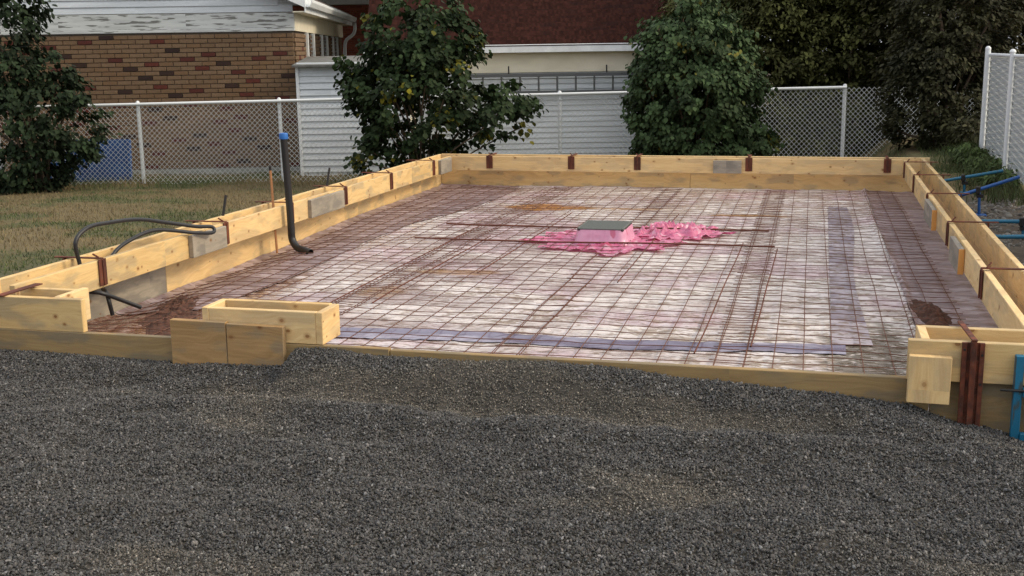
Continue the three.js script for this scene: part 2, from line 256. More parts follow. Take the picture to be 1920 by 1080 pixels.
  strip('reflection_sheet', 'added mauve film painted as a dark reflection beside the form with the blue braces', t => 2.02 + 0.06 * t, () => OX1 - 0.03, () => OZ + 0.03, () => -0.6, 24, 200, mauReflection, 0.006);  // added sheet: dark hedge reflection on the film, painted as mauve colour
  strip('reflection_sheet', 'added mauve film painted as a dark reflection beside the form along the lawn', () => OX0 + 0.012, t => -2.1 - 0.42 * t + 0.1 * Math.sin(9 * t) , () => OZ + 0.02, () => -1.5, 30, 160, mauReflection, 0.006);  // added likewise: darker reflecting zone of the film, painted as its own sheet
}
// four welded wire mesh sheets, each wire a part; sheets lap by one cell
{
  const groupName = 'welded wire mesh sheets on the slab bed', C = 0.1524;
  const sheets = [[-2.99, 11], [-1.62, 11], [-0.24, 10], [0.98, 10]];
  const labels = ['rusty welded wire mesh sheet beside the form along the lawn', 'rusty welded wire mesh sheet passing under the pipe side of the drain box', 'rusty welded wire mesh sheet passing under the pink film beyond the drain box', 'rusty welded wire mesh sheet beside the form with the blue braces'];
  sheets.forEach(([x0, n], k) => {
    const t = thing('wire_mesh', labels[k], 'wire mesh', [x0, -0.19, -0.25], 0, groupName), lift = 0.017 + (k % 2) * 0.008, tw = (k - 1.5) * 0.004;
    const Y = (x, z) => sheetH(x, z) + lift + 0.012 * (fbm(x * 2.5 + k * 9, z * 2.5, 2) - 0.4) + 0.19;
    const L = 8.3, off = k * 0.037;
    for (let i = 0; i < n; i++) { const pts = []; for (let s = 0; s <= 22; s++) { const z = -L * s / 22, x = i * C + tw * z + 0.008 * (fbm(s * 0.7, i * 3.1 + k * 40, 2) - 0.5); pts.push([x, Y(x0 + x, z - 0.25), z]); } part('wire', tube(pts, 0.003, 44, 5), WIRE, t); }
    const m = Math.floor((L - off) / C);
    for (let j = 0; j <= m; j++) { const z0 = -off - j * C, pts = []; for (let s = 0; s <= 12; s++) { const x = -0.03 + ((n - 1) * C + 0.06) * s / 12 + tw * z0, z = z0 + 0.012 * (fbm(s * 0.6, j * 2.7 + k * 11, 2) - 0.5); pts.push([x, Y(x0 + x, z - 0.25) + 0.006, z]); } part('wire', tube(pts, 0.0026, 24, 5), j % 3 ? WIRE : WIRE2, t); }
  });
  const rb = (a, b, label) => single('rebar', label, 'rebar', tube([a, [mix(a[0], b[0], 0.35), a[1] - 0.006, mix(a[2], b[2], 0.35) + 0.01], [mix(a[0], b[0], 0.7), a[1] + 0.004, mix(a[2], b[2], 0.7)], b], 0.0075, 30, 7), RUST, 'reinforcing bars crossing at the drain');
  rb([-1.93, -0.165, -5.18], [1.08, -0.165, -5.2], 'rusty reinforcing bar lying across the mesh behind the drain box');
  rb([-1.95, -0.165, -4.33], [1.16, -0.165, -4.36], 'rusty reinforcing bar lying across the mesh before the drain box');
  // loose lengths wired along the laps
  for (const [x, z0, z1] of [[-1.64, -1.7, -5.2], [-1.36, -1.8, -4.6], [-0.95, -2.9, -6.2], [0.12, -2.8, -6.3], [0.86, -0.9, -4.6], [1.15, -1.1, -4.4]])
    single('rebar', 'long rusty reinforcing bar laid along the mesh from sill side to bushes', 'rebar', tube(span(0, 1, 6).map(t => { const z = mix(z0, z1, t), xx = x + 0.03 * t; return [xx, sheetH(xx, z) + 0.036, z]; }), 0.0048, 40, 6), RUST, 'long bars laid along the mesh');
}
{ // turned soil lying on the film
  const SOIL = new THREE.MeshStandardMaterial({ roughness: 0.95, map: tex(256, 256, (u, v) => { const a = fbm(u * 20, v * 20, 4); return lerp3([40, 22, 15], [104, 64, 44], a); }) });
  const heap = (label, cx, cz, rx, rz, turn, hh, sd) => { const P = [], UV = [], I = [], n = 90, m = 30; for (let j = 0; j <= m; j++) for (let i = 0; i < n; i++) { const a = i / n * 6.2832, q = j / m, k = q * (1 + 0.5 * (fbm(Math.cos(a) * 2 + sd, Math.sin(a) * 2, 3) - 0.5)), lx = rx * k * Math.cos(a), lz = rz * k * Math.sin(a), x = cx + lx * Math.cos(turn) + lz * Math.sin(turn), z = cz - lx * Math.sin(turn) + lz * Math.cos(turn); P.push(x, sheetH(x, z) - 0.004 + (1 - q * q) * hh * (0.3 + 1.4 * fbm(x * 14 + sd, z * 14, 4)) + 0.035 * (1 - q * q) * (vn(x * 45, z * 45) - 0.5) + 0.012 * (1 - q), z); UV.push(x * 2, z * 2); }
    for (let j = 0; j < m; j++) for (let i = 0; i < n; i++) { const i2 = (i + 1) % n, a = j * n + i, b = j * n + i2, c = a + n, d = b + n; I.push(a, b, c, b, d, c); }
    const g = new THREE.BufferGeometry(); g.setAttribute('position', new THREE.Float32BufferAttribute(P, 3)); g.setAttribute('uv', new THREE.Float32BufferAttribute(UV, 2)); g.setIndex(I); g.computeVertexNormals(); single('soil_heap', label, 'soil', g, SOIL); };
  heap('heap of dark brown soil spilled behind the corner box form with the steel channel', 2.19, -2.2, 0.11, 0.5, 0.1, 0.04, 4);
  heap('long ridge of reddish brown soil spilled beside the cable ends', -2.66, -1.5, 0.2, 0.8, 0.45, 0.016, 9);
}
// ---------------------------------------------------------------- drain box in pink film
{
  const pinkT = tex(512, 512, (u, v) => { const a = fbm(u * 12, v * 12, 4), r = ridge(u * 9 + 3, v * 9, 3); let c = lerp3([200, 84, 128], [228, 140, 174], a); c = lerp3(c, [186, 62, 92], sst(0.62, 0.78, fbm(u * 7 + 40, v * 7, 4)) * 0.7); return lerp3(c, [244, 206, 218], sst(0.75, 0.92, r) * 0.7); });
  const PINK = new THREE.MeshPhysicalMaterial({ map: pinkT, roughness: 0.25, transmission: 0.3, thickness: 0, ior: 1.5, side: THREE.DoubleSide });
  const PALEPINK = new THREE.MeshPhysicalMaterial({ map: tex(256, 128, (u, v) => { const a = fbm(u * 30, v * 3, 3); return lerp3(lerp3([204, 140, 172], [226, 176, 198], a), [188, 96, 124], sst(0.66, 0.72, fbm(u * 22 + 4, v * 6, 3)) * 0.8); }), roughness: 0.3, side: THREE.DoubleSide });
  const film = (name, cx, cz, rad, n, rings, amp, label, sd) => { const P = [], UV = [], I = [];
    for (let j = 0; j <= rings; j++) for (let i = 0; i < n; i++) { const a = i / n * Math.PI * 2, q = j / rings, R = rad(a) * (1 + (0.5 * (fbm(Math.cos(a) * 3 + sd, Math.sin(a) * 3, 3) - 0.5) + 0.22 * (vn(a * 5 + sd, 2.2) - 0.5)) * 2 * q) * q, x = cx + R * Math.cos(a), z = cz + R * Math.sin(a);
      P.push(x, sheetH(x, z) + 0.008 + amp * (ridge(x * 10 + sd, z * 10, 3)) ** 3 * (0.35 + 0.65 * (1 - q)) * 1.7 + 0.026 * (vn(x * 22, z * 26) - 0.3) + 0.012 * (ridge(x * 30, z * 24, 2) - 0.5), z); UV.push(x * 0.8, z * 0.8); }
    for (let j = 0; j < rings; j++) for (let i = 0; i < n; i++) { const i2 = (i + 1) % n, a = j * n + i, b = j * n + i2, c = a + n, d = b + n; I.push(a, b, c, b, d, c); }
    const g = new THREE.BufferGeometry(); g.setAttribute('position', new THREE.Float32BufferAttribute(P, 3)); g.setAttribute('uv', new THREE.Float32BufferAttribute(UV, 2)); g.setIndex(I); g.computeVertexNormals(); return single(name, label, 'plastic film', g, PINK); };
  film('pink_film', -0.3, -4.62, a => { const c = Math.cos(a), s = Math.sin(a); return 1 / Math.hypot(c / (c < 0 ? 0.62 : 0.62), s / (s > 0 ? 0.52 : 0.62)); }, 110, 26, 0.03, 'crumpled pink plastic film skirting the drain box', 1);
  film('pink_film', 0.24, -5.2, a => 1 / Math.hypot(Math.cos(a) / 0.42, Math.sin(a) / 0.48), 100, 26, 0.085, 'crumpled pink plastic film heaped beyond the drain box', 21);
  const t = thing('drain_box', 'pink wrapped floor drain box with grey grate standing on the mesh', 'drain', [-0.3, -0.2, -4.64]);
  // wrapped body: a loft of four rings with wrinkles
  { const P = [], UV = [], I = [], n = 64, m = 8, r4 = (a) => { const c = Math.cos(a), s = Math.sin(a), k = 1 / Math.max(Math.abs(c), Math.abs(s)); return [c * Math.min(k, 1.28), s * Math.min(k, 1.28)]; };
    for (let j = 0; j <= m; j++) for (let i = 0; i < n; i++) { const q = j / m, [cx, cz] = r4(i / n * Math.PI * 2), w = mix(1.14, 0.98, Math.pow(q, 0.6)) * (1 + 0.09 * (ridge(i * 0.5, q * 2, 2) - 0.5) * (1 - q * 0.9)); P.push(cx * 0.215 * w, mix(-0.02, 0.134, q) + 0.006 * vn(i * 0.7, j) * (1 - q), cz * 0.24 * w); UV.push(i / n * 1.6, q * 0.2); }
    for (let j = 0; j < m; j++) for (let i = 0; i < n; i++) { const i2 = (i + 1) % n, a = j * n + i, b = j * n + i2, c = a + n, d = b + n; I.push(a, c, b, b, c, d); }
    const g = new THREE.BufferGeometry(); g.setAttribute('position', new THREE.Float32BufferAttribute(P, 3)); g.setAttribute('uv', new THREE.Float32BufferAttribute(UV, 2)); g.setIndex(I); g.computeVertexNormals(); part('wrapping', g, PALEPINK, t); }
  const G = new THREE.MeshStandardMaterial({ color: new THREE.Color(0.1, 0.11, 0.102), roughness: 0.7 }), G2 = new THREE.MeshStandardMaterial({ color: new THREE.Color(0.03, 0.03, 0.03), roughness: 0.8 });
  const gr = part('grate', gbox(-0.2, 0.2, 0.122, 0.134, -0.23, 0.23), G2, t);
  for (const s of [-1, 1]) { bar(gr, 'frame', s * 0.192 - 0.01, s * 0.192 + 0.01, 0.132, 0.148, -0.235, 0.235, G); }
  for (let i = 0; i < 17; i++) { const z = -0.23 + i * 0.46 / 16; bar(gr, 'bar', -0.183, 0.183, 0.133, 0.145, z - 0.009, z + 0.009, G); }
}
// ---------------------------------------------------------------- formwork
const T = 0.038, H = 0.178;
function run(parent, name, axis, a0, a1, b0, b1, y0, y1, cuts, mat) { // boards end to end along x or z, each a touch off line
  const c = [a0, ...cuts, a1];
  for (let i = 0; i + 1 < c.length; i++) { const lo = Math.min(c[i], c[i + 1]) + 0.0015, hi = Math.max(c[i], c[i + 1]) - 0.0015, j = rr(-0.0015, 0.0015), m = typeof mat === 'function' ? mat(i) : mat;
    const o = axis === 'z' ? bar(parent, name, b0 + j, b1 + j, y0, y1 + rr(-0.002, 0.002), lo, hi, m, 0.003) : bar(parent, name, lo, hi, y0, y1 + rr(-0.002, 0.002), b0 + j, b1 + j, m, 0.003);
    if (axis === 'z') o.rotation.x += rr(-0.0008, 0.0008); else o.rotation.z += rr(-0.0006, 0.0006); }
}
{ // along the lawn
  const t = thing('wall_form', 'double row of yellow pine form boards standing along the lawn', 'formwork');
  run(t, 'outer_board', 'z', -0.02, OZ - T, OX0 - T, OX0, 0, H, [-2.9, -5.9], pine);
  run(t, 'outer_board', 'z', -0.02, OZ - T, OX0 - T, OX0, -0.29, -0.002, [-2.18, -5.53], i => i === 0 ? GREYWOOD : PINE[i]);
  run(t, 'inner_board', 'z', -0.28, IN.zb + 0.005, IN.xl - T, IN.xl, 0, H, [-2.42, -4.6, -7.0], pine);
  bar(t, 'splice_block', IN.xl + 0.0005, IN.xl + T, 0.004, H - 0.012, -2.67, -2.17, GREYWOOD, 0.003, 'weathered grey splice block');
  bar(t, 'splice_block', IN.xl + 0.0005, IN.xl + T, 0.004, H - 0.012, -4.97, -4.22, GREYWOOD, 0.003, 'weathered grey splice block');
  bar(t, 'splice_block', IN.xl + 0.0005, IN.xl + T, 0.002, H - 0.006, -8.35, -7.93, GREYWOOD, 0.003, 'weathered grey splice block');
}
{ // along the bushes
  const t = thing('wall_form', 'double row of yellow pine form boards standing before the bushes', 'formwork');
  run(t, 'outer_board', 'x', OX0, OX1 + 0.1, OZ - T, OZ, 0.001, H + 0.003, [-0.6], pine);
  run(t, 'outer_board', 'x', OX0 + 0.001, OX1 - 0.001, OZ - T, OZ, -0.29, -0.002, [0.01], () => PINE[2]);
  run(t, 'inner_board', 'x', IN.xl, IN.xr, IN.zb - T, IN.zb, 0, H, [0.46], () => PINE[1]);
  bar(t, 'splice_block', 0.30, 0.625, 0.004, H - 0.025, IN.zb + 0.0005, IN.zb + T, GREYWOOD, 0.003, 'weathered grey splice block');
}
{ // by the braces
  const t = thing('wall_form', 'double row of yellow pine form boards held by the blue braces', 'formwork');
  run(t, 'outer_board', 'z', -0.02, OZ + 0.004, OX1, OX1 + T, 0, H, [-2.2, -5.0], pine);
  run(t, 'outer_board', 'z', -0.02, OZ + 0.004, OX1, OX1 + T, -0.29, -0.002, [-3.4], pine);
  run(t, 'inner_board', 'z', -0.28, IN.zb + 0.07, IN.xr, IN.xr + T, 0, H, [-2.82, -4.77, -6.6], pine);
  for (const [a, b] of [[-5.12, -4.42], [-3.09, -2.56]]) { const s = bar(t, 'splice_block', IN.xr - T, IN.xr - 0.0005, -0.01, H - 0.02, a, b, GREYWOOD, 0.003, 'weathered grey splice block'); bar(s, 'cut_end', -T / 2 + 0.001, T / 2 - 0.001, -0.083, 0.081, (b - a) / 2, (b - a) / 2 + 0.004, ORANGEWOOD, 0.001); }
}
{ // sill board under the door openings
  const t = thing('sill_form', 'long weathered sill board half buried by gravel under the door openings', 'formwork');
  bar(t, 'board', OX0 - T, -0.553, -0.29, 0.002, -T + 0.005, 0.004, SILL);
  bar(t, 'board', -0.549, 1.985, -0.29, -0.004, -T, 0, SILL);
  bar(t, 'board', 1.989, OX1 + T, -0.29, -0.002, -T, 0, SILL);
  bar(t, 'splice_board', -1.742, -1.424, -0.2, 0.108, 0.0045, 0.042, OLDPINE, 0.003, 'stained brown splice board').rotation.z = -0.006;
  bar(t, 'splice_board', -1.421, -1.106, -0.2, 0.100, 0.0045, 0.042, OLDPINE, 0.003, 'stained brown splice board').rotation.z = -0.012;
}
{ // box form between the two door openings
  const t = thing('box_form', 'open topped yellow pine box form standing alone on the sill board', 'formwork', [-1.24, 0.004, -0.12]);
  const x0 = -0.335, x1 = 0.335, z1 = 0.12, z0 = -0.10;
  bar(t, 'front_board', x0 + T, x1 - T, 0, 0.166, z1 - T, z1 - 0.002, PINE[0]); bar(t, 'rear_board', x0 + T, x1 - T, 0.001, 0.17, z0 + 0.002, z0 + T, PINE[2]);
  bar(t, 'end_board', x0, x0 + T - 0.001, 0, 0.168, z0, z1, PINE[0]); bar(t, 'end_board', x1 - T + 0.001, x1, 0, 0.166, z0, z1, PINE[1]);
}
{ // corner boxes
  const t = thing('box_form', 'open topped pine corner box form at the end of the lawn side form', 'formwork', [-2.7, 0.004, -0.12]);
  bar(t, 'front_board', -0.42, 0.414, -0.002, 0.178, 0.12 - T, 0.121, PINE[3]); bar(t, 'rear_board', -0.16, 0.22, 0.001, 0.17, -0.17, -0.17 + T, PINE[2]);
  bar(t, 'end_board', 0.222, 0.26, 0.001, 0.18, -0.172, 0.081, PINE[0]);
  const c = bar(t, 'steel_strap', -0.14, -0.02, 0.18, 0.187, -0.20, 0.14, RUST, 0.001); c.scale.x = 0.4;
  const s = thing('box_form', 'open topped pine corner box form behind the rusty steel channel', 'formwork', [2.27, 0.004, -0.12]);
  bar(s, 'front_board', -0.388, 0.42, -0.004, 0.176, 0.122, 0.122 + T, PINE[3]); bar(s, 'rear_board', -0.336, 0.34, 0, 0.174, -0.15, -0.15 + T, PINE[2]);
  bar(s, 'end_board', -0.335, -0.297, 0.001, 0.177, -0.112, 0.12, PINE[0]);
  const k = part('splice_board', cbox(0.176, 0.212, T, 0.003), PINE[1], s); k.position.set(-0.297, 0.008, 0.122 + T * 1.5 + 0.001); k.rotation.z = -0.012;
}
// ---------------------------------------------------------------- rusty clamps over the forms
{
  const build = (pos, turn, label, group, pin, low = 0.165) => {
    const t = thing('form_clamp', label, 'clamp', pos, turn, group);
    bar(t, 'leg', -0.009, -0.002, -low, 0.006, -0.04, 0.04, RUST, 0.002); bar(t, 'rib', -0.016, -0.0095, -low, 0.0, -0.006, 0.006, RUST, 0.001);
    bar(t, 'strap', -0.009, 0.335, 0.0065, 0.014, -0.016, 0.016, RUST, 0.002); bar(t, 'hook', 0.262, 0.27, -0.09, 0.006, -0.02, 0.02, RUST, 0.002);
    if (pin) part('pin', rod([0.285, -0.05, 0.0], [0.285 + pin[0], pin[1], pin[2]], 0.011, 8), IRON, t); else part('pin', rod([0.02, 0.014, 0.006], [0.045, 0.04, -0.02], 0.006, 6), RUST, t);
    return t; };
  for (const [z, pin] of [[-1.11], [-2.72, null], [-3.88], [-5.08, null], [-6.33], [-7.75]]) build([IN.xl + ((z < -4.2 && z > -4.97) || (z < -7.93) ? T : 0.001), H + 0.002, z], Math.PI, ({ '-1.11': 'rusty steel clamp next to where the cable loop leaves the lawn side form', '-2.72': 'rusty steel clamp at the grey splice block under the cable loop tip', '-3.88': 'rusty steel clamp on the lawn side form right behind the black pipe', '-5.08': 'rusty steel clamp at the longer grey splice block past the black pipe', '-7.75': 'rusty steel clamp on the lawn side form next to its corner block' })[z] || 'rusty steel clamp midway between black pipe and bush side corner', 'clamps over the lawn side form', pin);
  for (const x of [-2.424, -1.399, -0.596, 0.707, 2.242]) build([x, H + 0.002, IN.zb + 0.001], Math.PI / 2, x === 0.707 ? 'rusty steel clamp beside the grey block on the form before the bushes' : x === 2.242 ? 'rusty steel clamp before the bushes at the corner with the braced form' : 'rusty steel clamp on the bush side form between lawn corner and grey block', 'clamps over the form before the bushes', null, 0.15);
  for (const z of [-8.07, -6.75, -5.24, -3.55, -1.71]) build([IN.xr - 0.001, H + 0.003, z], 0, 'rusty steel clamp hooked over the form with the blue braces', 'clamps over the braced form');
  single('steel_stake', 'short black iron stake tilting beside the lawn next to the cable loop', 'stake', rod([-3.185, -0.3, -3.0], [-3.12, 0.34, -3.14], 0.011, 8), IRON);
  single('steel_stake', 'short black iron stake tilting beside the lawn beyond the black pipe', 'stake', rod([-3.185, -0.3, -5.05], [-3.125, 0.352, -5.22], 0.011, 8), IRON);
}
// ---------------------------------------------------------------- pipes and cable
{
  const pt = thing('vent_pipe', 'tall black plastic pipe with blue cap standing inside the form', 'pipe', [-2.848, -0.2, -3.73]);
  part('shaft', tube([[0, 0.14, 0], [0, 0.4, 0.01], [0, 0.7, 0.03], [0.0, 0.955, 0.05]], 0.030, 20, 18), BLACK, pt);
  part('elbow', tube([[0, 0.2, 0], [0.002, 0.09, -0.005], [0.06, 0.03, 0.03], [0.16, 0.012, 0.08], [0.22, 0.0, 0.11]], 0.031, 24, 16), BLACK, pt);
  const cap = part('cap', new THREE.LatheGeometry([[0.001, 0.05], [0.03, 0.05], [0.037, 0.044], [0.038, 0], [0.031, 0]].map(p => new THREE.Vector2(...p)), 28), new THREE.MeshStandardMaterial({ color: new THREE.Color(0.02, 0.13, 0.42), roughness: 0.4 }), pt); cap.position.set(0, 0.95, 0.05);
  const cp = thing('copper_pipe', 'thin copper pipe with dark tip rising between the form boards', 'pipe', [-3.012, -0.22, -3.73]);
  part('tube', rod([0.05, 0.0, 0.06], [0, 0.7, 0], 0.0105, 10), new THREE.MeshStandardMaterial({ color: new THREE.Color(0.42, 0.2, 0.085), roughness: 0.5, metalness: 0.4 }), cp);
  part('tip', rod([0.0, 0.7, 0], [-0.002, 0.735, 0], 0.012, 10), BLACK, cp);
  single('cable_loop', 'thick black cable looping up out of the form beside the lawn', 'cable',
    tube([[-2.78, -0.165, -1.30], [-2.83, -0.1, -1.19], [-2.885, -0.02, -1.04], [-2.97, 0.0, -1.02], [-3.02, 0.16, -1.04], [-3.02, 0.31, -1.02], [-3.01, 0.375, -1.12], [-3.0, 0.378, -1.4], [-2.99, 0.352, -1.70], [-2.95, 0.29, -1.98], [-2.88, 0.228, -2.23], [-2.832, 0.194, -2.40], [-2.822, 0.168, -2.39], [-2.86, 0.186, -2.2], [-2.93, 0.228, -2.02], [-2.98, 0.255, -1.85], [-3.01, 0.235, -1.66], [-3.03, 0.17, -1.44], [-3.03, 0.06, -1.32], [-2.98, -0.02, -1.2], [-2.9, -0.035, -1.12], [-2.875, -0.08, -1.1], [-2.87, -0.18, -1.12]], 0.0135, 260, 10), BLACK);
}
// ---------------------------------------------------------------- steel by the corner box and blue braces
{
  const t = thing('steel_channel', 'rusty steel channel stake standing against the corner box form', 'stake', [2.147, -0.3, 0.041]);
  part('web', gbox(-0.046, 0.046, 0, 0.482, 0, 0.006, 0.001, 0.5, 0.5), RUST, t); part('flange', gbox(-0.046, -0.026, 0, 0.482, 0.0065, 0.016, 0.001, 0.5, 0.5), RUST, t); part('flange', gbox(0.026, 0.046, 0, 0.482, 0.0065, 0.016, 0.001, 0.5, 0.5), RUST, t); part('rib', gbox(-0.012, 0.012, 0, 0.49, 0.0065, 0.03, 0.001, 0.5, 0.5), RUST, t);
  const hd = part('strap', gbox(-0.012, 0.012, 0.4925, 0.5, -0.33, 0.03, 0.001, 0.5, 0.5), RUST, t); hd.rotation.y = 0.06;
  part('bolt', rod([-0.036, 0.452, 0.012], [-0.036, 0.452, 0.02], 0.005, 8), IRON, t); part('bolt', rod([0.036, 0.43, 0.012], [0.036, 0.43, 0.02], 0.005, 8), IRON, t); part('bolt', rod([0.036, 0.3, 0.012], [0.036, 0.3, 0.02], 0.005, 8), IRON, t);
  const b = thing('form_bracket', 'turquoise blue steel bracket standing before the corner box form', 'bracket', [2.4, -0.3, 0.06]);
  bar(b, 'upright', -0.085, -0.05, 0, 0.44, -0.015, 0.02, BLUE); bar(b, 'upright', 0.02, 0.055, 0, 0.44, -0.015, 0.02, BLUE);
  bar(b, 'plate', -0.049, 0.019, 0.37, 0.44, 0.0, 0.008, BLUE); bar(b, 'plate', -0.049, 0.019, 0.26, 0.3, 0.0, 0.03, BLUE); bar(b, 'plate', -0.049, 0.019, 0.06, 0.1, 0, 0.03, BLUE);
  part('pin', rod([-0.14, 0.29, 0.028], [0.08, 0.29, 0.028], 0.006, 8), IRON, b); part('diagonal', rod([0, 0.28, 0.03], [0.02, 0.02, 0.36], 0.014, 10), BLUE, b);
  const brace = (z, y0, x1, y1, foot, mat, label) => { const g = thing('form_brace', label, 'brace', [OX1 + T + 0.002, 0, z], 0, undefined), L = x1 - (OX1 + T);
    part('bar', rod([0, y0, 0], [L, y1, 0], 0.0155, 12), mat, g); part('end_plate', gbox(0.0, 0.008, y0 - 0.06, y0 + 0.04, -0.03, 0.03), mat, g);
    const fx = L * foot, fy = mix(y0, y1, foot), gy = groundH(OX1 + T + fx, z) - 0.05;
    const c = part('clamp', gbox(fx - 0.018, fx + 0.018, fy - 0.035, fy + 0.03, -0.026, 0.026, 0.006), IRON, g); part('wedge', gbox(fx - 0.01, fx + 0.05, fy - 0.07, fy - 0.036, -0.014, 0.014, 0.004), IRON, c);
    part('stake', rod([fx + 0.03, gy - 0.1, 0.0], [fx + 0.012, fy - 0.02, 0], 0.013, 8), mat, g); part('foot_plate', gbox(fx - 0.02, fx + 0.085, gy + 0.02, gy + 0.055, -0.05, 0.05, 0.006), mat, g); };
  brace(-6.97, 0.1, 3.24, 0.216, 0.38, BLUE, 'turquoise blue brace bar rising to a free end below the tall grass');
  brace(-5.68, 0.1, 3.19, 0.295, 0.38, BLUE2, 'deep blue brace bar rising steeply to a free end');
  brace(-4.3, 0.09, 3.3, 0.10, 0.55, BLUE, 'level turquoise blue brace bar next to the dark soil heap');
  brace(-3.52, 0.09, 3.3, 0.11, 0.6, BLUE, 'level turquoise blue brace bar in the bare gravelly soil');
}
// ---------------------------------------------------------------- brick house
const CONC = new THREE.MeshStandardMaterial({ roughness: 0.95, map: tex(256, 256, (u, v) => { const a = 120 + 50 * fbm(u * 12, v * 12, 4); return [a, a * 1.01, a * 0.98]; }) });
const SIDING = new THREE.MeshStandardMaterial({ roughness: 0.55, map: tex(512, 512, (u, v) => { const a = fbm(u * 3, v * 18, 4) * 34 + vn(u * 80, v * 80) * 6; return [220 - a, 226 - a, 230 - a]; }) });
const PAINT = new THREE.MeshStandardMaterial({ roughness: 0.7, map: tex(1024, 256, (u, v) => { const a = fbm(u * 6, v * 26, 4), s = sst(0.60, 0.68, fbm(u * 8 + 9, v * 40, 4)); return lerp3([212 - 40 * a, 216 - 40 * a, 214 - 38 * a], [92, 92, 88], s * 0.8); }) });
const CREAM = new THREE.MeshStandardMaterial({ roughness: 0.7, map: tex(256, 256, (u, v) => { const a = fbm(u * 8, v * 8, 4) * 20; return [226 - a, 219 - a, 198 - a]; }) });
const DARKGLASS = new THREE.MeshPhysicalMaterial({ color: new THREE.Color(0.02, 0.024, 0.028), roughness: 0.08, ior: 1.5 });
{
  const HY = YARD + 0.055, t = thing('brick_house', 'tan brick house with scattered dark bricks and white gable behind the chain fence', 'house', yard(-3.45, -0.65, 19), HY);
  const W = 9, LEN = 9.0, yT = 2.46, yF = 0.28; // local: x from -W (far end of gable wall) to 0 (corner), z from 0 back to -LEN; y from the ground at -0.65
  const MORTAR = new THREE.MeshStandardMaterial({ roughness: 1, color: new THREE.Color(0.105, 0.082, 0.062) });
  part('wall', mergeGeometries([gbox(-W, -0.02, yF, yT, -0.2, -0.012), gbox(-0.2, -0.012, yF, yT - 0.0, -LEN, -0.21)]), MORTAR, t);
  const fo = part('foundation', mergeGeometries([gbox(-W, 0.012, -0.5, yF - 0.002, -0.2, 0.012), gbox(-0.2, 0.012, -0.5, yF - 0.002, -LEN, -0.201)]), CONC, t);
  const bt = (lo, hi, ws) => new THREE.MeshStandardMaterial({ roughness: 0.92, map: tex(128, 64, (u, v) => { const a = fbm(u * 6 + ws, v * 6, 4), p = hash(Math.floor(u * 128) + ws, Math.floor(v * 64)); return lerp3(lerp3(lo, hi, a), [30, 22, 18], p > 0.93 ? 0.4 : 0); }) });
  const TAN = [bt([106, 84, 62], [122, 98, 74], 1), bt([102, 80, 58], [118, 94, 70], 2), bt([108, 86, 64], [126, 102, 78], 3), bt([104, 80, 56], [120, 94, 68], 4)];
  const RED = [bt([78, 34, 26], [98, 46, 34], 5), bt([68, 30, 24], [88, 40, 30], 6)], DARK = [bt([34, 22, 18], [52, 34, 28], 7), bt([44, 28, 22], [60, 38, 30], 8)];
  const pit = 0.228, cr = 0.0715, bg = Array.from({ length: 4 }, () => cbox(pit - 0.011, cr - 0.011, 0.03, 0.003, 0.3, 0.3)), rest = [[], [], [], []];
  const rows = Math.floor((yT - yF) / cr); let singles = 0; const kinds = [];
  for (let r = 0; r < rows; r++) for (let k = 0; k < 39; k++) {
    const x = -0.12 - k * pit - (r % 2) * pit * 0.5, y = yF + 0.004 + (r + 0.5) * cr; if (x < -W + 0.1) continue;
    const diag = (k + 2 * r) % 5 === 0 && rnd() < 0.66, q = rnd();
    const mat = diag ? (q < 0.66 ? RED[q < 0.3 ? 0 : 1] : DARK[q < 0.8 ? 0 : 1]) : TAN[Math.floor(rnd() * 4)], g = bg[Math.floor(rnd() * 4)];
    // the rows that stand clear above the fence, from the corner on, are bricks of their own
    if (y > 1.42 && x > -4.1 && singles < 280) { const m = part('brick', g, mat, t); m.position.set(x, y, -0.003 + rr(-0.002, 0.002)); singles++; }
    else rest[diag ? (q < 0.62 ? 1 : 2) : q < 0.5 ? 3 : 0].push(g.clone().translate(x, y, -0.003 + rr(-0.002, 0.002)));
  }
  for (let r = 1; r < rows; r += 2) part('brick', cbox(pit / 2 - 0.011, cr - 0.011, 0.03, 0.003, 0.3, 0.3), TAN[r & 3], t).position.set(-0.061, yF + 0.004 + (r + 0.5) * cr, -0.003);
  for (let r = 0; r < rows; r++) for (let k = 0; k < 38; k++) { const z = -0.14 - k * pit - (r % 2) * pit * 0.5, y = yF + 0.004 + (r + 0.5) * cr; if (z < -LEN + 0.1) continue; const q = rnd(); rest[q < 0.08 ? 1 : q < 0.12 ? 2 : q < 0.4 ? 3 : 0].push(bg[k & 3].clone().rotateY(Math.PI / 2).translate(-0.003, y, z)); }
  [TAN[2], RED[0], DARK[1], TAN[1]].forEach((m, i) => { const o = part('brickwork', mergeGeometries(rest[i]), m, t); o.userData.kind = 'stuff'; });
  // weathered board and siding of the gable
  bar(t, 'frieze_board', -W, 0.02, yT + 0.001, yT + 0.05, -0.03, 0.03, PAINT, 0.004, 'peeling white trim board'); bar(t, 'frieze_board', -W, 0.018, yT + 0.052, yT + 0.29, -0.03, 0.022, PAINT, 0.004, 'peeling white trim board');
  bar(t, 'frieze_board', -0.03, 0.03, yT + 0.001, yT + 0.29, -LEN, -0.031, CREAM, 0.004, 'cream trim board');
  const ridgeX = -4.6, eY = yT + 0.30, rY = eY + 2.1, UP = 0.2;
  for (let i = 0; i < 21; i++) { const y = eY + i * 0.105, hw = (rY - y) / (rY - eY) * 4.6; if (hw < 0.2) break; const m = bar(t, 'siding_board', ridgeX - hw, ridgeX + hw, y, y + 0.116, -0.02, -0.008, SIDING, 0.002); m.rotation.x = -0.2; }
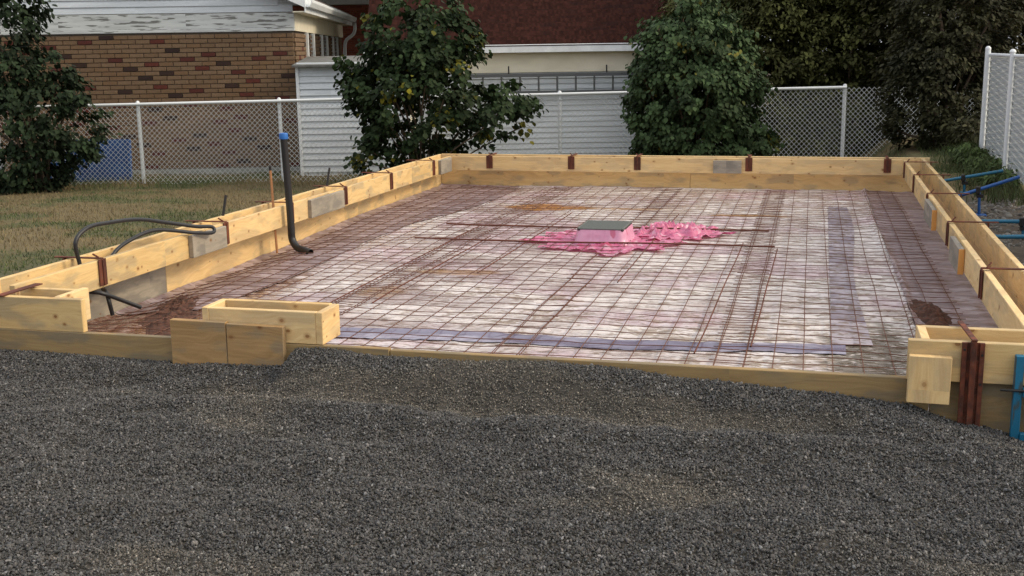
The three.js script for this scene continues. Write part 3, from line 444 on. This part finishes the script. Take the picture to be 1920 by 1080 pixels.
  part('gable_wall', (() => { const s = new THREE.Shape([new THREE.Vector2(ridgeX - 4.55, eY - 0.02), new THREE.Vector2(ridgeX + 4.55, eY - 0.02), new THREE.Vector2(ridgeX, rY - 0.02)]); return new THREE.ExtrudeGeometry(s, { depth: 0.1, bevelEnabled: false }).translate(0, 0, -0.16); })(), CREAM, t);
  // roof: two slopes with rake fascia, soffit, gutter and downspout
  const SH = new THREE.MeshStandardMaterial({ roughness: 0.95, map: tex(512, 512, (u, v) => { const r = Math.floor(v * 24), a = fbm(u * 30, v * 30, 3), b = hash(Math.floor(u * 40 + (r % 2) * 0.5), r); return [66 + 30 * a + 18 * b, 58 + 26 * a + 16 * b, 54 + 24 * a + 14 * b]; }) });
  const slope = s => { const a = new THREE.Shape([new THREE.Vector2(ridgeX, rY + UP), new THREE.Vector2(ridgeX + s * 4.82, eY - 0.06 + UP), new THREE.Vector2(ridgeX + s * 4.82, eY + 0.04 + UP), new THREE.Vector2(ridgeX, rY + 0.12 + UP)]); return new THREE.ExtrudeGeometry(a, { depth: LEN + 0.6, bevelEnabled: false }).translate(0, 0, -LEN - 0.3); };
  const roof = part('roof', mergeGeometries([slope(1), slope(-1)]), SH, t);
  const rake = s => { const a = new THREE.Shape([new THREE.Vector2(ridgeX, rY - 0.06 + UP), new THREE.Vector2(ridgeX + s * 4.84, eY - 0.15 + UP), new THREE.Vector2(ridgeX + s * 4.84, eY + 0.03 + UP), new THREE.Vector2(ridgeX, rY + 0.12 + UP)]); return new THREE.ExtrudeGeometry(a, { depth: 0.03, bevelEnabled: false }).translate(0, 0, 0.302); };
  part('rake_board', rake(1), WHITE, roof); part('rake_board', rake(-1), WHITE, roof);
  part('soffit', mergeGeometries([gbox(0.034, 0.215, eY - 0.02, eY - 0.001, -LEN - 0.28, 0.29)]), CREAM, roof);
  part('fascia', gbox(0.2225, 0.243, eY - 0.025, eY + 0.12 + UP * 0.5, -LEN - 0.29, 0.298), WHITE, roof);
  const gs = new THREE.Shape([new THREE.Vector2(0, 0), new THREE.Vector2(0.07, 0), new THREE.Vector2(0.105, 0.07), new THREE.Vector2(0.105, 0.105), new THREE.Vector2(0.09, 0.105), new THREE.Vector2(0.09, 0.07), new THREE.Vector2(0.065, 0.012), new THREE.Vector2(0, 0.012)]);
  part('gutter', new THREE.ExtrudeGeometry(gs, { depth: LEN + 0.6, bevelEnabled: false }).translate(0.2445, eY + 0.06, -LEN - 0.3), WHITE, roof);
  part('downspout', tube([[0.3, eY + 0.05, -LEN - 0.2], [0.3, eY - 0.12, -LEN - 0.2], [0.26, eY - 0.22, -LEN - 0.2], [0.1, eY - 0.34, -LEN - 0.2], [0.06, eY - 0.42, -LEN - 0.2], [0.06, 0.2, -LEN - 0.2]], 0.04, 40, 10), WHITE, t);
  for (const z of [-2.1, -4.6, -6.9]) { const w = part('window', gbox(-0.02, 0.012, yT - 0.9, yT - 0.02, z - 0.5, z + 0.5), DARKGLASS, t); for (const s of [-1, 1]) part('frame', gbox(-0.02, 0.05, yT - 0.95, yT - 0.004, z + s * 0.5 - 0.05, z + s * 0.5 + 0.05), WHITE, w); part('sill', gbox(-0.02, 0.08, yT - 0.99, yT - 0.951, z - 0.56, z + 0.56), WHITE, w); }
}
// ---------------------------------------------------------------- white shed, garage with ladder, far house
{
  const t = thing('garden_shed', 'low white clapboard shed with grey roof against the brick house', 'shed', yard(-3.31, -0.6, 18.3), YARD);
  const W = 1.75, HT = 1.84;
  part('wall', gbox(0.012, W - 0.012, 0, HT, -1.3, -0.034), CREAM, t);
  for (let i = 0; i < 19; i++) { const m = bar(t, 'siding_board', 0.0, W, i * 0.1, i * 0.1 + 0.112, -0.03, -0.018, SIDING, 0.002); m.rotation.x = -0.2; const s = bar(t, 'siding_board', -0.006, 0.009, i * 0.1, i * 0.1 + 0.108, -1.3, -0.022, SIDING, 0.002); s.rotation.z = -0.07; }
  bar(t, 'corner_board', -0.018, 0.03, -0.05, HT + 0.01, -0.0035, 0.012, WHITE);
  const r = part('roof', gbox(-0.05, W + 0.08, 0, 0.035, -0.75, 0.75), new THREE.MeshStandardMaterial({ roughness: 0.95, map: tex(256, 256, (u, v) => { const a = 78 + 46 * fbm(u * 30, v * 30, 3); return [a, a, a * 0.98]; }) }), t); r.position.set(0, HT + 0.065, -0.62); r.rotation.x = 0.085;
}
{
  const t = thing('garage', 'long white sided garage with dark red shingle roof behind the bushes', 'garage', yard(-2.25, -0.75, 20.6), YARD + 0.02);
  const W = 6.2, eY = 2.14;
  part('wall', gbox(0.0, W, 0, eY + 0.05, -5.5, -0.034), CREAM, t);
  for (let i = 0; i < 19; i++) { const m = bar(t, 'siding_board', 0.01, W, i * 0.095, i * 0.095 + 0.107, -0.03, -0.018, SIDING, 0.002); m.rotation.x = -0.2; }
  bar(t, 'frieze_board', 0, W, 1.815, eY + 0.02, -0.018, 0.004, CREAM, 0.003, 'cream trim board');
  // shingled slope, built as stepped courses
  const RT = new THREE.MeshPhysicalMaterial({ roughness: 1, specularIntensity: 0.15, map: tex(1024, 256, (u, v) => { const a = fbm(u * 60, v * 30, 3), b = hash(Math.floor(u * 90 + 7 * Math.floor(v * 16)), Math.floor(v * 16)); const c = lerp3([28, 14, 12], [64, 37, 31], a * 0.55 + b * 0.5); return lerp3(c, [34, 22, 21], sst(0.55, 0.8, fbm(u * 9, v * 5 + 3, 3)) * 0.5); }) });
  const th = 0.6, n = 34, gs = [];
  for (let i = 0; i < n; i++) { const s0 = i * 0.135; gs.push(cbox(W + 0.5, 0.022, 0.16, 0.002, 3.5, 2, [i * 0.37, i * 0.21]).rotateX(0.07).translate(W / 2 - 0.25, 0.012, -s0 - 0.07)); }
  const roof = part('roof', gbox(-0.25, W + 0.25, -0.1, 0, -n * 0.135, 0), CREAM, t); roof.position.set(0, eY + 0.13, 0.17); roof.rotation.x = th;
  const sg = part('shingles', mergeGeometries(gs).translate(0.25, 0, 0), RT, roof); sg.userData.kind = 'stuff';
  const back = part('back_slope', gbox(-0.25, W + 0.25, -0.1, 0, -n * 0.135, 0), RT, roof); back.position.set(0, 0, -n * 0.135 * 1.0); back.rotation.x = -2 * th; 
  part('gable_end', new THREE.ExtrudeGeometry(new THREE.Shape([new THREE.Vector2(0, eY), new THREE.Vector2(6.9, eY), new THREE.Vector2(3.5, eY + 2.4)]), { depth: 0.1, bevelEnabled: false }).rotateY(Math.PI / 2).translate(-0.0, 0, 0.1), CREAM, t);
  bar(t, 'fascia', -0.27, W + 0.27, eY + 0.02, eY + 0.16, 0.15, 0.18, WHITE, 0.004); bar(t, 'soffit', -0.2, W + 0.2, eY + 0.022, eY + 0.036, 0.006, 0.149, CREAM, 0.002);
  // ladder
  const AL = new THREE.MeshStandardMaterial({ color: new THREE.Color(0.11, 0.115, 0.12), roughness: 0.45, metalness: 0.5 });
  const l = thing('ladder', 'grey metal ladder hung sideways on the white garage wall', 'ladder', yard(-0.9, 0.72, 20.5), YARD + 0.02);
  bar(l, 'rail', 0, 3.9, -0.03, 0.03, -0.02, 0.02, AL); bar(l, 'rail', 0, 3.9, 0.27, 0.33, -0.02, 0.02, AL);
  for (let i = 0; i < 12; i++) part('rung', rod([0.12 + i * 0.326, 0.03, 0], [0.12 + i * 0.326, 0.27, 0], 0.017, 8), AL, l);
  for (const x of [0.9, 2.62]) part('hook', rod([x, 0.33, 0], [x, 0.46, -0.02], 0.014, 6), IRON, l);
}
{
  const t = thing('far_house', 'red brick house with white band far behind the garage', 'house', yard(-6.6, -0.6, 33), YARD);
  const BR = new THREE.MeshStandardMaterial({ roughness: 0.95, map: tex(512, 512, (u, v) => { const r = Math.floor(v * 64), b = hash(Math.floor(u * 24 + (r % 2) * 0.5), r), m = (v * 64) % 1 < 0.14 || (u * 24 + (r % 2) * 0.5) % 1 < 0.05; return m ? [120, 92, 80] : lerp3([104, 48, 36], [140, 72, 52], b); }) });
  part('wall', gbox(0, 12, 0, 3.36, -7, 0, 0.003, 4, 4), BR, t); bar(t, 'band', -0.1, 12.1, 3.37, 3.52, -7.1, 0.12, WHITE, 0.01); part('upper_wall', gbox(0.02, 11.98, 3.525, 4.1, -6.98, -0.02, 0.003, 4, 4), BR, t);
  part('roof', new THREE.ExtrudeGeometry(new THREE.Shape([new THREE.Vector2(0.5, 4.1), new THREE.Vector2(-7.5, 4.1), new THREE.Vector2(-3.5, 5.9)]), { depth: 12.6, bevelEnabled: false }).rotateY(Math.PI / 2).translate(-0.3, 0.002, 0), CONC, t);
}
// ---------------------------------------------------------------- chain link fences
const ZINC = new THREE.MeshStandardMaterial({ color: new THREE.Color(0.5, 0.53, 0.54), roughness: 0.5 });
function linkMesh(x0, x1, y0, y1, a, r, shear = 0) { // two families of crossing diagonals, woven a wire apart
  const gs = [], hgt = y1 - y0;
  for (const s of [1, -1]) for (let c = x0 - hgt; c < x1 + hgt; c += a) {
    let xa = c, ya = y0, xb = c + s * hgt * 0.97, yb = y1; const cl = X => { const t = (X - xa) / (xb - xa); return ya + t * (yb - ya); };
    let p = [xa, ya], q = [xb, yb]; if (p[0] > q[0]) [p, q] = [q, p]; if (q[0] <= x0 || p[0] >= x1) continue;
    if (p[0] < x0) p = [x0, cl(x0)]; if (q[0] > x1) q = [x1, cl(x1)];
    if (q[0] - p[0] < 0.01) continue; gs.push(rod([p[0], p[1] + shear * p[0], s * r * 0.9], [q[0], q[1] + shear * q[0], s * r * 0.9], r, 4));
  }
  return mergeGeometries(gs);
}
{
  const t = thing('chain_link_fence', 'low white chain link fence running behind the bushes before the houses', 'fence', yard(0, 0, 17.5), YARD);
  const top = u => 0.79 + 0.0085 * u, f = part('link_mesh', linkMesh(-9, 7.2, -0.47, 0.785, 0.076, 0.0033, 0.0085), ZINC, t); f.userData.kind = 'stuff';
  for (const u of [-7.72, -5.58, -3.455, -1.34, 0.76, 2.9, 5.043, 7.18]) { part('post', rod([u, -0.9, -0.03], [u, top(u) + 0.02, -0.03], 0.028, 14), WHITE, t); part('post_cap', new THREE.SphereGeometry(0.031, 12, 6, 0, 6.3, 0, 1.6).translate(u, top(u) + 0.02, -0.03), WHITE, t); }
  part('top_rail', rod([-9, top(-9), 0.0], [5.06, top(5.06), 0.0], 0.022, 12), WHITE, t);
  for (const u of [-7.72, -5.58, -3.455, -1.34, 0.76, 2.9, 5.043]) part('tie', new THREE.TorusGeometry(0.034, 0.004, 6, 14).rotateX(1.57).translate(u, top(u) - 0.08, -0.02), ZINC, t);
}
{
  const t = thing('chain_link_fence', 'tall white slatted chain link fence beside the blue braces', 'fence', [3.42, 0.05, -9.72], Math.PI / 2);
  // local x runs towards the street (world -z turned): x = -(distance)
  const f = part('link_mesh', linkMesh(-7.4, 0, 0.04, 1.27, 0.07, 0.0029), ZINC, t); f.userData.kind = 'stuff';
  for (let i = 0; i < 96; i++) bar(t, 'slat', -0.07 - i * 0.077 - 0.03, -0.07 - i * 0.077 + 0.03, 0.05, 1.24 + rr(-0.004, 0.004), 0.008, 0.012, WHITE, 0.001);
  for (let i = 0; i < 5; i++) { const x = -i * 1.86; part('post', rod([x, -0.6, -0.035], [x, 1.3 + (i ? 0 : 0.03), -0.035], i ? 0.026 : 0.032, 14), WHITE, t); part('post_cap', new THREE.SphereGeometry(0.034, 12, 6, 0, 6.3, 0, 1.6).translate(x, 1.3 + (i ? 0 : 0.03), -0.035), WHITE, t); }
  part('top_rail', rod([-7.44, 1.262, -0.004], [0, 1.262, -0.004], 0.02, 12), WHITE, t);
}
{ // blue panel behind the fence
  const t = thing('blue_panel', 'bright blue plastic panel leaning behind the chain fence under the shrub', 'panel', yard(-6.5, -0.55, 17.95), YARD);
  const B = new THREE.MeshStandardMaterial({ roughness: 0.5, map: tex(256, 256, (u, v) => { const a = fbm(u * 10, v * 10, 4); return lerp3([16, 58, 112], [26, 80, 142], a); }) });
  const p = part('panel', gbox(-0.75, 0.605, 0, 0.74, -0.02, 0.02, 0.008), B, t); p.rotation.x = -0.12; for (const x of [-0.7, -0.05, 0.575]) part('rib', gbox(x - 0.025, x + 0.025, 0.01, 0.735, 0.0205, 0.035, 0.006), B, p);
}
// ---------------------------------------------------------------- shrubs
function leafGeo(w, fold) { // pointed oval blade folded along its rib, 8 triangles
  const pts = [[0, 0], [0.32, 0.42], [0.72, 0.38], [1, 0]], P = [], I = [];
  for (const [x, y] of [[0, 0], [0.5, 0], [1, 0]]) P.push(0, fold * 0.0 - 0.10 * x * x, x);
  for (const s of [-1, 1]) for (const [x, y] of [[0.14, 0.3], [0.42, 0.5], [0.74, 0.34]]) P.push(s * y * w, fold * y - 0.10 * x * x, x);
  for (const k of [0, 1]) { const o = 3 + k * 3, T = (a, b, c) => k ? I.push(a, b, c) : I.push(a, c, b); T(0, o, 1); T(o, o + 1, 1); T(o + 1, o + 2, 1); T(1, o + 2, 2); }
  const g = new THREE.BufferGeometry(); g.setAttribute('position', new THREE.Float32BufferAttribute(P, 3)); g.setIndex(I); g.computeVertexNormals(); return g;
}
const BARK = new THREE.MeshStandardMaterial({ roughness: 0.95, map: tex(128, 256, (u, v) => { const a = fbm(u * 14, v * 5, 4); return [62 + 50 * a, 52 + 44 * a, 42 + 38 * a]; }) });
const LEAF = new THREE.MeshPhysicalMaterial({ color: 0xffffff, roughness: 0.75, transmission: 0.22, thickness: 0, side: THREE.DoubleSide, specularIntensity: 0.3 });
function shrub(name, label, category, base, turn, lobes, o) {
  const t = thing(name, label, category, base, turn, o.group), cl = [];
  const vol = lobes.map(l => l[3] * l[4] * l[5]), tot = vol.reduce((a, b) => a + b, 0);
  while (cl.length < o.clumps) { let r = rnd() * tot, k = 0; while (r > vol[k]) r -= vol[k++]; const l = lobes[k]; let x, y, z, q; do { x = rr(-1, 1); y = rr(-1, 1); z = rr(-1, 1); q = x * x + y * y + z * z; } while (q > 1); const s = Math.pow(q, -0.5 + 0.5 * 0.45) ; cl.push([l[0] + x * s * l[3], Math.max(0.12, l[1] + y * s * l[4]), l[2] + z * s * l[5], x * s, y * s, z * s]); }
  const N = o.clumps * o.per, im = new THREE.InstancedMesh(leafGeo(o.width, 0.12), LEAF, N), m = new THREE.Matrix4(), q = new THREE.Quaternion(), e = new THREE.Euler(), P = new THREE.Vector3(), S = new THREE.Vector3(), c = new THREE.Color();
  let i = 0; for (const [cx, cy, cz, ox, oy, oz] of cl) { const tone = rr(0.6, 1.3), yc = rnd() < (o.yellow || 0) * 3 ? rr(0.1, 0.5) : (o.yellow || 0) * 0.15, cs = o.spread * rr(0.7, 1.3);
    for (let j = 0; j < o.per; j++) { P.set(cx + gauss() * cs, Math.max(0.03, cy + gauss() * cs * 0.8), cz + gauss() * cs);
      const a = Math.atan2(ox + gauss() * 0.7, oz + gauss() * 0.7); e.set(rr(0.1, 1.15) + (o.droop || 0), a + gauss() * 0.5, gauss() * 0.5, 'YXZ'); q.setFromEuler(e); const s = o.leaf * rr(0.6, 1.25); S.set(s, s, s); m.compose(P, q, S); im.setMatrixAt(i, m);
      const yel = rnd() < yc ? rr(0.3, 1) : 0, b = tone * rr(0.75, 1.25), k = rnd() < 0.04 ? 1.5 : 1; c.setRGB(mix(o.col[0], 0.26, yel * 0.7) * b * k, mix(o.col[1], 0.22, yel * 0.7) * b * k, o.col[2] * b * k); im.setColorAt(i++, c); } }
  shade(im); im.name = 'foliage'; im.userData.kind = 'stuff'; t.add(im);
  for (let s = 0; s < o.stems; s++) { const g = cl[Math.floor(rnd() * cl.length)], b = [gauss() * 0.12, -0.15, gauss() * 0.12], r = o.stemR * rr(0.6, 1.2); part('stem', tube([b, [mix(b[0], g[0], 0.3) + gauss() * 0.05, mix(0, g[1], 0.4), mix(b[2], g[2], 0.3)], [mix(b[0], g[0], 0.7) + gauss() * 0.06, mix(0, g[1], 0.75), mix(b[2], g[2], 0.7)], [g[0], g[1], g[2]]], r, 14, 6), BARK, t); }
  return t;
}
const gy = (u, d) => { const p = yard(u, 0, d); return groundH(p[0], p[2]); };
const at = (u, d) => yard(u, gy(u, d), d);
shrub('maple_shrub', 'loose broadleaf shrub with yellowing leaf patches before the white garage', 'shrub', at(-1.2, 16.3), YARD,
  [[-0.05, 1.25, 0, 0.95, 0.85, 0.7], [-0.55, 1.3, 0, 0.5, 0.55, 0.5], [0.25, 1.75, 0, 0.6, 0.75, 0.5], [0.75, 1.0, 0.1, 0.75, 0.38, 0.5], [1.15, 1.2, 0.1, 0.45, 0.25, 0.35], [-0.45, 0.55, 0, 0.55, 0.45, 0.4], [0.35, 0.35, 0.1, 0.6, 0.3, 0.4], [-0.05, 2.1, 0, 0.85, 0.6, 0.5], [-0.85, 1.6, 0.1, 0.3, 0.4, 0.3], [-0.7, 0.45, 0.1, 0.35, 0.3, 0.3]],
  { clumps: 310, per: 48, spread: 0.115, leaf: 0.074, width: 0.95, col: [0.024, 0.042, 0.014], yellow: 0.03, stems: 26, stemR: 0.014, droop: 0.2 });
shrub('lilac_shrub', 'dense rounded green shrub with heart shaped leaves before the dark hedge', 'shrub', at(2.62, 16.2), YARD,
  [[-0.05, 1.2, 0, 0.92, 1.1, 0.75], [-0.1, 1.85, 0, 0.75, 0.7, 0.6], [0.15, 0.6, 0, 0.85, 0.55, 0.6], [0.5, 1.5, 0, 0.45, 0.6, 0.5], [-0.6, 1.2, 0, 0.42, 0.6, 0.4], [-0.85, 0.35, 0.1, 0.28, 0.2, 0.25], [0.8, 0.65, 0, 0.35, 0.3, 0.3]],
  { clumps: 520, per: 56, spread: 0.10, leaf: 0.068, width: 0.85, col: [0.05, 0.082, 0.032], yellow: 0.02, stems: 16, stemR: 0.016, droop: 0.25 });
shrub('dark_shrub', 'dark tall leafy shrub overhanging the blue panel beside the brick house', 'shrub', at(-6.75, 16.6), YARD,
  [[-0.4, 1.0, 0, 0.95, 1.05, 0.7], [0.35, 0.95, 0, 0.62, 0.75, 0.5], [0.15, 1.55, 0, 0.45, 0.5, 0.45], [-0.5, 2.1, 0, 0.7, 1.0, 0.6], [-0.15, 2.6, 0, 0.5, 0.5, 0.5], [-0.2, 0.35, 0, 0.75, 0.35, 0.5]],
  { clumps: 300, per: 40, spread: 0.11, leaf: 0.085, width: 0.7, col: [0.018, 0.032, 0.013], stems: 14, stemR: 0.018, droop: 0.1 });
[[3.3, 20.2, 1.0, 3.0], [4.5, 19.4, 1.05, 3.4], [5.6, 19.3, 1.1, 3.9], [6.7, 18.6, 1.15, 4.0], [7.8, 18.0, 1.15, 4.1], [9.0, 17.6, 1.2, 4.1], [10.2, 17.4, 1.2, 4.1], [5.0, 21.0, 1.3, 4.6], [7.0, 20.6, 1.4, 4.9], [9.0, 20.0, 1.5, 5.0], [11.2, 19.4, 1.5, 5.0]].forEach(([u, d, w, h], k) =>
  shrub('hedge_shrub', k < 3 || k === 7 ? 'olive green fine leaved hedge shrub behind the end of the white top rail' : 'dark brownish fine leaved hedge shrub rising behind the slatted fence corner', 'shrub', at(u, d), YARD,
    [[0, h * 0.42, 0, w, h * 0.48, 0.8], [rr(-0.2, 0.2), h * 0.8, 0, w * 0.8, h * 0.28, 0.65], [0, 0.35, 0.1, w * 0.95, 0.5, 0.6]],
    { clumps: 560, per: 60, spread: 0.13, leaf: 0.095, width: 0.5, col: k < 3 || k === 7 ? [0.085, 0.09, 0.026] : k % 2 ? [0.054, 0.052, 0.02] : [0.064, 0.055, 0.023], stems: 8, stemR: 0.02, droop: -0.2, group: k < 3 || k === 7 ? 'olive hedge shrubs' : 'brownish hedge shrubs' }));
shrub('hedge_shrub', 'dark fine leaved hedge shrub at the corner post of the slatted fence', 'shrub', [3.05, 0.02, -11.2], 0,
  [[0, 0.75, 0, 0.75, 0.85, 0.6], [0.15, 1.7, -0.2, 0.75, 1.0, 0.6], [0.5, 0.3, 0.7, 0.5, 0.25, 0.5]], { clumps: 420, per: 50, spread: 0.1, leaf: 0.08, width: 0.5, col: [0.042, 0.042, 0.018], stems: 8, stemR: 0.02, droop: -0.2 });
// ---------------------------------------------------------------- grass, weeds and stones of the yard
{
  const g = new THREE.BufferGeometry(); g.setAttribute('position', new THREE.Float32BufferAttribute([-0.5, 0, 0, 0.5, 0, 0, -0.3, 0.5, 0.12, 0.3, 0.5, 0.12, 0, 1, 0.4], 3)); g.setIndex([0, 1, 2, 1, 3, 2, 2, 3, 4]); g.computeVertexNormals();
  const M = new THREE.MeshStandardMaterial({ color: 0xffffff, roughness: 0.9, side: THREE.DoubleSide }), list = [], m = new THREE.Matrix4(), q = new THREE.Quaternion(), e = new THREE.Euler(), P = new THREE.Vector3(), S = new THREE.Vector3();
  const add = (x, z, h, tall) => { const n = fbm(x * 1.3, z * 1.3, 4), gr = sst(0.42, 0.66, n + gauss() * 0.1 + (tall ? 0.3 : 0)); P.set(x, groundH(x, z) - 0.005, z); e.set(gauss() * 0.6, rnd() * 6.3, gauss() * 0.6); q.setFromEuler(e); S.set(rr(0.006, 0.011), h, h); m.compose(P, q, S); const b = rr(0.65, 1.3); list.push([m.clone(), new THREE.Color().setRGB(mix(0.165, 0.06, gr) * b, mix(0.13, 0.082, gr) * b, mix(0.064, 0.025, gr) * b)]); };
  for (let i = 0; i < 90000; i++) { const x = -3.35 - Math.pow(rnd(), 1.2) * 10, z = rr(-17, -1.2), d = yardD(x, z); if (d > 18.6 || yardU(x, z) < -10) continue; if (z > -3.2 && x > -3.9 && rnd() < 0.8) continue; add(x, z, d > 16.6 && rnd() < 0.4 ? rr(0.07, 0.16) : rr(0.022, 0.055)); }
  for (let i = 0; i < 7000; i++) { const x = rr(2.75, 3.42), z = -6.2 - Math.pow(rnd(), 0.8) * 6; const k = sst(2.8, 3.3, x + (fbm(x * 3, z * 3, 2) - 0.5) * 0.6); if (rnd() > 0.12 + k) continue; add(x, z, rr(0.05, 0.12) + 0.15 * k * rnd(), true); }
  for (let i = 0; i < 5000; i++) { const x = rr(-4.5, 2.6), z = -8.85 - rnd() * 4; add(x, z, rr(0.03, 0.12), rnd() < 0.4); }
  const im = new THREE.InstancedMesh(g, M, list.length); list.forEach(([a, b], i) => { im.setMatrixAt(i, a); im.setColorAt(i, b); }); shade(im); im.name = 'grass'; im.userData = { kind: 'stuff', label: 'dry yellowing lawn grass growing around the formwork', category: 'grass' }; scene.add(im);
}
{ // leafy weeds at the foot of the slatted fence
  for (const [x, z, s] of [[3.22, -8.9, 1], [3.28, -8.1, 1.1], [3.3, -7.2, 1.0], [3.2, -9.6, 0.9]]) shrub('weed_clump', 'bright green leafy weed clump at the foot of the slatted fence', 'weeds', [x, groundH(x, z), z], rnd() * 6, [[0, 0.1 * s, 0, 0.2 * s, 0.12 * s, 0.22 * s]], { clumps: 26, per: 14, spread: 0.05, leaf: 0.07, width: 0.4, col: [0.075, 0.11, 0.035], stems: 4, stemR: 0.004, group: 'weeds along the slatted fence' });
  const M = new THREE.MeshStandardMaterial({ color: new THREE.Color(0.16, 0.15, 0.14), roughness: 0.95 });
  const g = new THREE.IcosahedronGeometry(1, 1), n = 1800, im = new THREE.InstancedMesh(g, M, n), m = new THREE.Matrix4(), q = new THREE.Quaternion(), c = new THREE.Color();
  for (let i = 0; i < n; i++) { const x = rr(2.7, 3.4), z = rr(-6.4, 0), r = 0.006 + 0.02 * Math.pow(rnd(), 4); q.setFromEuler(new THREE.Euler(rnd() * 6, rnd() * 6, rnd() * 6)); m.compose(new THREE.Vector3(x, groundH(x, z) + r * 0.2, z), q, new THREE.Vector3(r, r * 0.7, r * 1.2)); im.setMatrixAt(i, m); const k = rr(0.6, 1.6); c.setRGB(k, k, k * 0.96); im.setColorAt(i, c); }
  shade(im); im.name = 'soil_stones'; im.userData = { kind: 'stuff', label: 'small stones strewn on the bare soil under the blue braces', category: 'stones' }; scene.add(im);
}
renderer.render(scene, camera);
